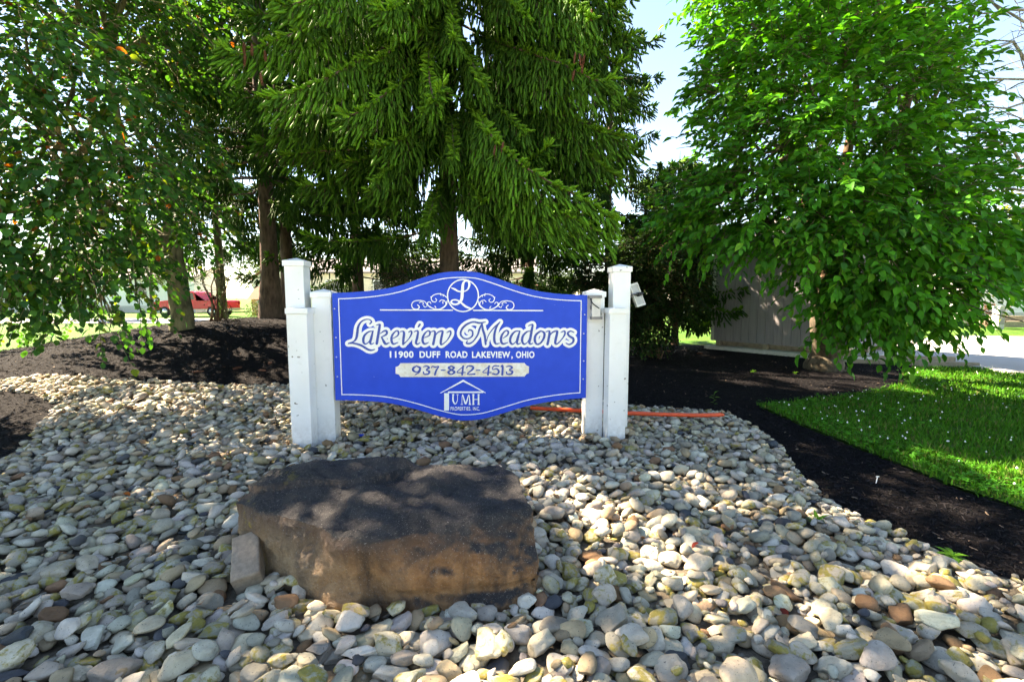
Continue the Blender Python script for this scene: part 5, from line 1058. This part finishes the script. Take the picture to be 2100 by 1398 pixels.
shrub('dark_shrub', 1345, 690, 10.5, [(1330, 520, 10.5, .75), (1400, 500, 11, .6), (1310, 610, 10.3, .7), (1370, 600, 10.6, .65), (1330, 670, 10.4, .5), (1250, 560, 10.5, .7), (1270, 650, 10.3, .6), (1410, 570, 11, .5), (1360, 430, 11, .5)], 'dark evergreen shrub with small leaves behind the white sign post and shed', .075, 1200, DARK, 31, 9)
shrub('dark_shrub', 860, 640, 9.0, [(850, 560, 9, .32), (810, 575, 9, .24), (880, 600, 9, .35), (830, 620, 9, .3)], 'low dark shrub peeping over the arched top of the sign', .05, 1500, DARK, 32, 5)
shrub('thin_stemmed_shrub', 445, 662, 9.3, [(445, 600, 9.3, .20), (415, 570, 9.3, .20), (470, 560, 9.3, .22), (440, 540, 9.3, .25), (450, 630, 9.3, .14)], 'thin-stemmed leggy shrub standing between leaning tree and spruce trunks', .05, 420, DARK, 33, 9)

# ------------------------------------------------------------------ dead limbs at the lawn's far side: a bare tree outside the frame reaches in
def dead_tree():
    b = np.array([11.3, 8.6, 0.]); o = empty('bare_tree', b); tag(o, 'bare grey tree with dead tangled limbs reaching beside the leafy tree', 'tree'); mb = MB(); r = np.random.default_rng(9)
    MB().tube(np.array([[0, 0, -.1], [.05, 0, .6], [0, .05, 2.2], [-.1, 0, 4.5], [-.1, 0, 7]]), [.30, .23, .2, .15, .08], 12).build('trunk', M['bark_dead'], o, True, fixn=False)
    for i, (z, u, v, d) in enumerate([(3.2, 1955, 345, 8.2), (3.5, 1985, 300, 8.0), (2.9, 1970, 390, 8.4), (3.9, 1990, 215, 8.2), (4.6, 1960, 90, 8.3), (5.2, 2000, 30, 8.0), (4.2, 2010, 160, 7.8), (2.6, 2030, 350, 8.2), (5.6, 1940, -20, 8.5), (3.6, 2040, 250, 8.8)]):
        q = curve(b + [0, 0, z], at(u, v, d), .0, .10, 9, 200 + i, .03); mb.tube(q - b, np.linspace(.055, .010, 9), 6, False)
        for k in range(11):
            j = r.integers(2, 8); e = q[j] + r.normal(size=3) * [.45, .4, .4] + (q[-1] - q[0]) * .10; w = curve(q[j], e, 0, .16, 5, 300 + i * 20 + k); mb.tube(w - b, np.linspace(.014, .003, 5), 4, False)
            for m in range(2): mb.tube(curve(w[2], w[2] + r.normal(size=3) * .22, 0, .2, 4, 900 + i * 40 + k * 2 + m) - b, np.linspace(.006, .002, 4), 3, False)
    mb.build('limbs', M['bark_dead'], o, True, fixn=False)['kind'] = 'stuff'
dead_tree()

# ------------------------------------------------------------------ houses, truck, far trees
def house(name, x0, x1, y0, y1, wall, zw, rise, lab, windows, doors=(), shut=None, roofm='roof', rz=0., ridge='x'):
    c = np.array([(x0 + x1) / 2, y0, 0]); o = empty(name, c, rz); tag(o, lab, 'house'); L = x1 - x0; D = y1 - y0; h = L / 2
    MB().box((-h, 0, -.05), (h, D, .62)).build('skirting', M['trim'], o)
    wl = MB().box((-h + .03, .05, .6), (h - .03, D - .05, zw)).build('wall', M[wall], o); z = .62
    mb = MB()
    while z < zw - .05: mb.add([[-h - .02, -.03, z], [h + .02, -.03, z], [h + .02, .0, z + .20], [-h - .02, .0, z + .20]], [[0, 1, 2, 3]]).add([[-h - .02, -.03, z], [h + .02, -.03, z], [h + .02, .02, z], [-h - .02, .02, z]], [[0, 3, 2, 1]]); z += .2
    mb.build('siding', M[wall], o)['kind'] = 'stuff'
    e = .35; r = MB()
    if ridge == 'x': pts = [(-e, zw - .05), (D / 2, zw + rise), (D + e, zw - .05), (D + e, zw - .17), (D / 2, zw + rise - .12), (-e, zw - .17)]; V = [[sx, y, z_] for sx in (-h - .3, h + .3) for y, z_ in pts]
    else: pts = [(-h - e, zw - .05), (0, zw + rise), (h + e, zw - .05), (h + e, zw - .17), (0, zw + rise - .12), (-h - e, zw - .17)]; V = [[y, sx, z_] for sx in (-.3, D + .3) for y, z_ in pts]
    r.add(V, [[0, 1, 7, 6], [1, 2, 8, 7], [2, 3, 9, 8], [3, 4, 10, 9], [4, 5, 11, 10], [5, 0, 6, 11], [0, 5, 4, 1], [1, 4, 3, 2], [6, 7, 10, 11], [7, 8, 9, 10]]); r.build('roof', M[roofm], o)
    if ridge == 'x':
        for sx in (-h, h): MB().add([[sx, 0, zw], [sx, D, zw], [sx, D / 2, zw + rise - .1]], [[0, 1, 2]]).build('gable', M[wall], o)
    else: MB().add([[-h, -.01, zw - .05], [h, -.01, zw - .05], [0, -.01, zw + rise - .1]], [[0, 1, 2]]).build('gable', M[wall], o)
    for wx, wz, ww, wh in windows:
        w = MB().box((wx - ww / 2 - .06, -.075, wz - .06), (wx + ww / 2 + .06, -.02, wz + wh + .06)).build('window', M['siding'], o)
        for k in (0, 1): MB().box((wx - ww / 2, -.085, wz + k * wh / 2 + .02), (wx + ww / 2, -.06, wz + (k + 1) * wh / 2 - .02)).build('pane', M['glass'], w)
        if shut:
            for sx in (-1, 1): MB().box((wx + sx * (ww / 2 + .22) - .14, -.08, wz - .05), (wx + sx * (ww / 2 + .22) + .14, -.03, wz + wh + .05)).build('shutter', M[shut], w)
    for dx in doors:
        d = MB().box((dx - .48, -.07, .62), (dx + .48, -.02, 2.75)).build('door', M['siding'], o); MB().box((dx - .25, -.08, 1.8), (dx + .25, -.06, 2.5)).build('pane', M['glass'], d); MB().tube([(dx + .36, -.07, 1.6), (dx + .36, -.13, 1.6)], .04, 8).build('handle', M['chrome'], d)
        MB().box((dx - .7, -1.2, -.05), (dx + .7, -.08, .5)).box((dx - .7, -1.6, -.05), (dx + .7, -1.2, .25)).build('step', M['timber'], o)
    return o
house('mobile_home', -15.5, 1.5, 34, 38.5, 'cream', 3.3, 1.1, 'long cream mobile home seen through the spruces behind the sign', [(-6, 1.4, 1.1, 1.2), (-2.5, 1.4, 1.1, 1.2), (3.5, 1.4, 1.4, 1.2), (6.5, 1.4, .9, 1.2)], (1.,))
house('mobile_home', 23.2, 37, 24, 29, 'siding', 3.3, 1.0, 'white mobile home with blue shutters across the concrete road', [(-3.4, 1.45, .9, 1.15), (1.5, 1.45, 1.3, 1.15), (5, 1.45, .9, 1.15)], (-5.6,), 'shutter')
house('mobile_home', 15.3, 20.2, 42, 54, 'siding', 3.2, 1.3, 'white gable-ended mobile home far across the sunny lawn', [(-1., 1.4, .9, 1.2), (1.2, 1.4, .9, 1.2)], (), None, 'roof', 0, 'y')
house('mobile_home', -25.5, -20.6, 46, 56, 'cream', 3.3, 1.7, 'cream gable-fronted house beyond the red pickup', [(-1.2, 1.4, .9, 1.2), (1.0, 1.4, .9, 1.2)], (), None, 'brown_roof', 0, 'y')
house('mobile_home', -52, -30, 44, 49, 'siding', 3.3, 1.1, 'long white mobile home on the side street behind the leaning tree', [(-6, 1.4, 1.1, 1.2), (0, 1.4, 1.1, 1.2), (6, 1.4, 1.1, 1.2)], (3,))
def yellow_shed():
    o = empty('small_shed', (-19.9, 37, 0)); tag(o, 'little yellow shed with brown shingle roof beside the red pickup', 'shed')
    MB().box((-.85, 0, -.05), (.85, 1.6, 1.35)).build('wall', M['yellow_wall'], o); MB().box((-.4, -.03, 0), (.4, -.005, 1.2)).build('door', M['cream'], o)
    MB().add([[-1.05, -.25, 1.25], [1.05, -.25, 1.25], [.9, .8, 2.25], [-.9, .8, 2.25], [1.05, 1.85, 1.25], [-1.05, 1.85, 1.25]], [[0, 1, 2, 3], [3, 2, 4, 5]]).add([[-1.05, -.25, 1.25], [-.9, .8, 2.25], [-1.05, 1.85, 1.25]], [[0, 1, 2]]).add([[1.05, -.25, 1.25], [.9, .8, 2.25], [1.05, 1.85, 1.25]], [[0, 1, 2]]).build('roof', M['brown_roof'], o)
yellow_shed()
def truck():
    o = empty('pickup_truck', (-23.9, 35.2, .0), math.pi); tag(o, 'red pickup truck parked beyond the trunks across the street', 'truck')
    prof = [(-2.75, .55), (-2.75, 1.12), (-2.68, 1.18), (-.75, 1.18), (-.72, 1.2), (-.55, 1.78), (-.3, 1.86), (.55, 1.86), (.75, 1.8), (1.25, 1.22), (2.5, 1.1), (2.7, .98), (2.72, .55)]
    mb = MB(); mb.prism([(x, z) for x, z in prof], -.95, .95); b = mb.build('body', M['red'], o); bevel(b, .05, 2, 30)
    bed = MB().box((-2.62, -.82, 1.0), (-.86, .82, 1.2)).build('cargo_bed', M['black'], o)
    for y in (-.956, .94):
        for P in ([(-.52, 1.24), (-.38, 1.74), (.08, 1.74), (.08, 1.24)], [(.16, 1.24), (.16, 1.74), (.62, 1.72), (1.05, 1.24)]): MB().prism(P, y, y + .016).build('window', M['glass'], o)
        d = MB().prism([(.12, .62), (.12, 1.2), (1.1, 1.2), (1.1, .62)], y - .006 if y < 0 else y + .016, y + .004 if y < 0 else y + .024).build('door', M['red'], o); MB().box((.22, y - .03 if y < 0 else y + .02, 1.08), (.4, y + .0 if y < 0 else y + .05, 1.12)).build('handle', M['chrome'], d)
        MB().box((-2.79, -.93 if y < 0 else .75, .85), (-2.74, -.75 if y < 0 else .93, 1.12)).build('tail_light', M['lamp_red'], o)
        MB().box((2.68, -.9 if y < 0 else .62, .82), (2.74, -.62 if y < 0 else .9, .98)).build('headlight', M['pale_plastic'], o)
        for x in (-1.75, 1.75):
            s_ = -1 if y < 0 else 1; w = MB().tube([(x, s_ * .72, .37), (x, s_ * .74, .37), (x, s_ * .95, .37), (x, s_ * .965, .37)], [.34, .37, .37, .34], 20).build('wheel', M['tyre'], o, True); MB().tube([(x, s_ * .94, .37), (x, s_ * .975, .37), (x, s_ * .985, .37)], [.22, .22, .08], 14).build('rim', M['chrome'], w, True)
    for x in (-2.82, 2.72): MB().box((x, -.93, .42), (x + .1, .93, .62)).build('bumper', M['chrome'], o)
    MB().add([[.78, -.8, 1.76], [.78, .8, 1.76], [1.24, .86, 1.24], [1.24, -.86, 1.24]], [[0, 1, 2, 3]]).build('windscreen', M['glass'], o)
truck()
def far_tree(x, y, h, w, lab, pal, seed, leaf=.35):
    b = np.array([x, y, float(H(x, y))]); r = np.random.default_rng(seed); cl = [(b + np.array([r.uniform(-1, 1) * w * .5, r.uniform(-1, 1) * w * .5, h * r.uniform(.35, .9)]), w * r.uniform(.25, .4), 1.) for _ in range(12)]
    return tree('background_tree', b, lab, 'tree', [b - [0, 0, .1], b + [0, 0, h * .2], b + [.1, 0, h * .4], b + [0, 0, h * .7]], [.3, .24, .2, .1], cl, leaf, 22, pal, [.4, .3, .2, .1], M['bark'], forks=[b + [0, 0, h * .35], b + [0, 0, h * .6]], seed=seed, tmpl=SIMPLE, tl=(.6, 1.2), twr=.01)
YG = [(.13, .17, .02), (.18, .21, .025), (.09, .13, .02), (.22, .22, .04)]; MG = [(.05, .10, .02), (.07, .13, .02), (.035, .075, .018), (.10, .15, .03)]
far_tree(21.5, 18.2, 5.6, 4.2, 'yellow-green sunlit tree in front of white house across road', YG, 51, .22)
far_tree(-30, 60, 9, 9, 'round green tree rising behind the red pickup', MG, 52); far_tree(-13, 62, 10, 9, 'tall green tree behind the cream mobile home near its chimneyless end', MG, 53); far_tree(4, 66, 9, 9, 'green tree behind the far right end of cream mobile home'.replace('far right end', 'plain end'), MG, 54); far_tree(-46, 58, 10, 10, 'big green tree behind the long white mobile home', MG, 55)
far_tree(26, 62, 6, 7, 'low green tree past the gable-ended mobile home', YG, 56)
def round_bush(u, v, d, r_, lab, pal, seed):
    b = at(u, v, d); b[2] = 0; o = empty('round_bush', b); tag(o, lab, 'bush'); P, Rm, Sc, C, tw = twig_spray([(b + [0, 0, r_ * .7], np.array([r_, r_, r_ * .75]), 1.)], b, .09, 420, SIMPLE, pal, [.4, .3, .2, .1], .2, (6, 10), (.1, .22), seed)
    instanced('foliage', SIMPLE[0], SIMPLE[1], P - b, Rm, Sc, C, M['leaf_i'], o)['kind'] = 'stuff'; mb = MB(); mb.tube([(0, 0, -.05), (0, 0, r_ * .8)], .04, 6, False); twigs_mesh(mb, [t - b for t in tw], .006); mb.build('stems', M['twig'], o, True, fixn=False)['kind'] = 'stuff'
round_bush(2012, 660, 22, .75, 'round dark red bush across the concrete road', [(.10, .035, .03), (.14, .05, .03), (.06, .05, .02), (.16, .08, .03)], 61)
round_bush(527, 645, 36, .8, 'small green bush in front of the yellow shed', MG, 62)
p = at(2046, 664, 21); p[2] = 0; ub = empty('utility_box', p, .2); tag(ub, 'leaning grey utility box on grass before the white house', 'utility box'); bevel(MB().box((-.18, -.14, -.05), (.18, .14, .95)).build('housing', M['cell'], ub), .02); MB().box((-.2, -.16, .95), (.2, .16, 1.02)).build('lid', M['cell'], ub); MB().box((-.15, -.155, .2), (.15, -.138, .85)).build('door', M['metal'], ub)
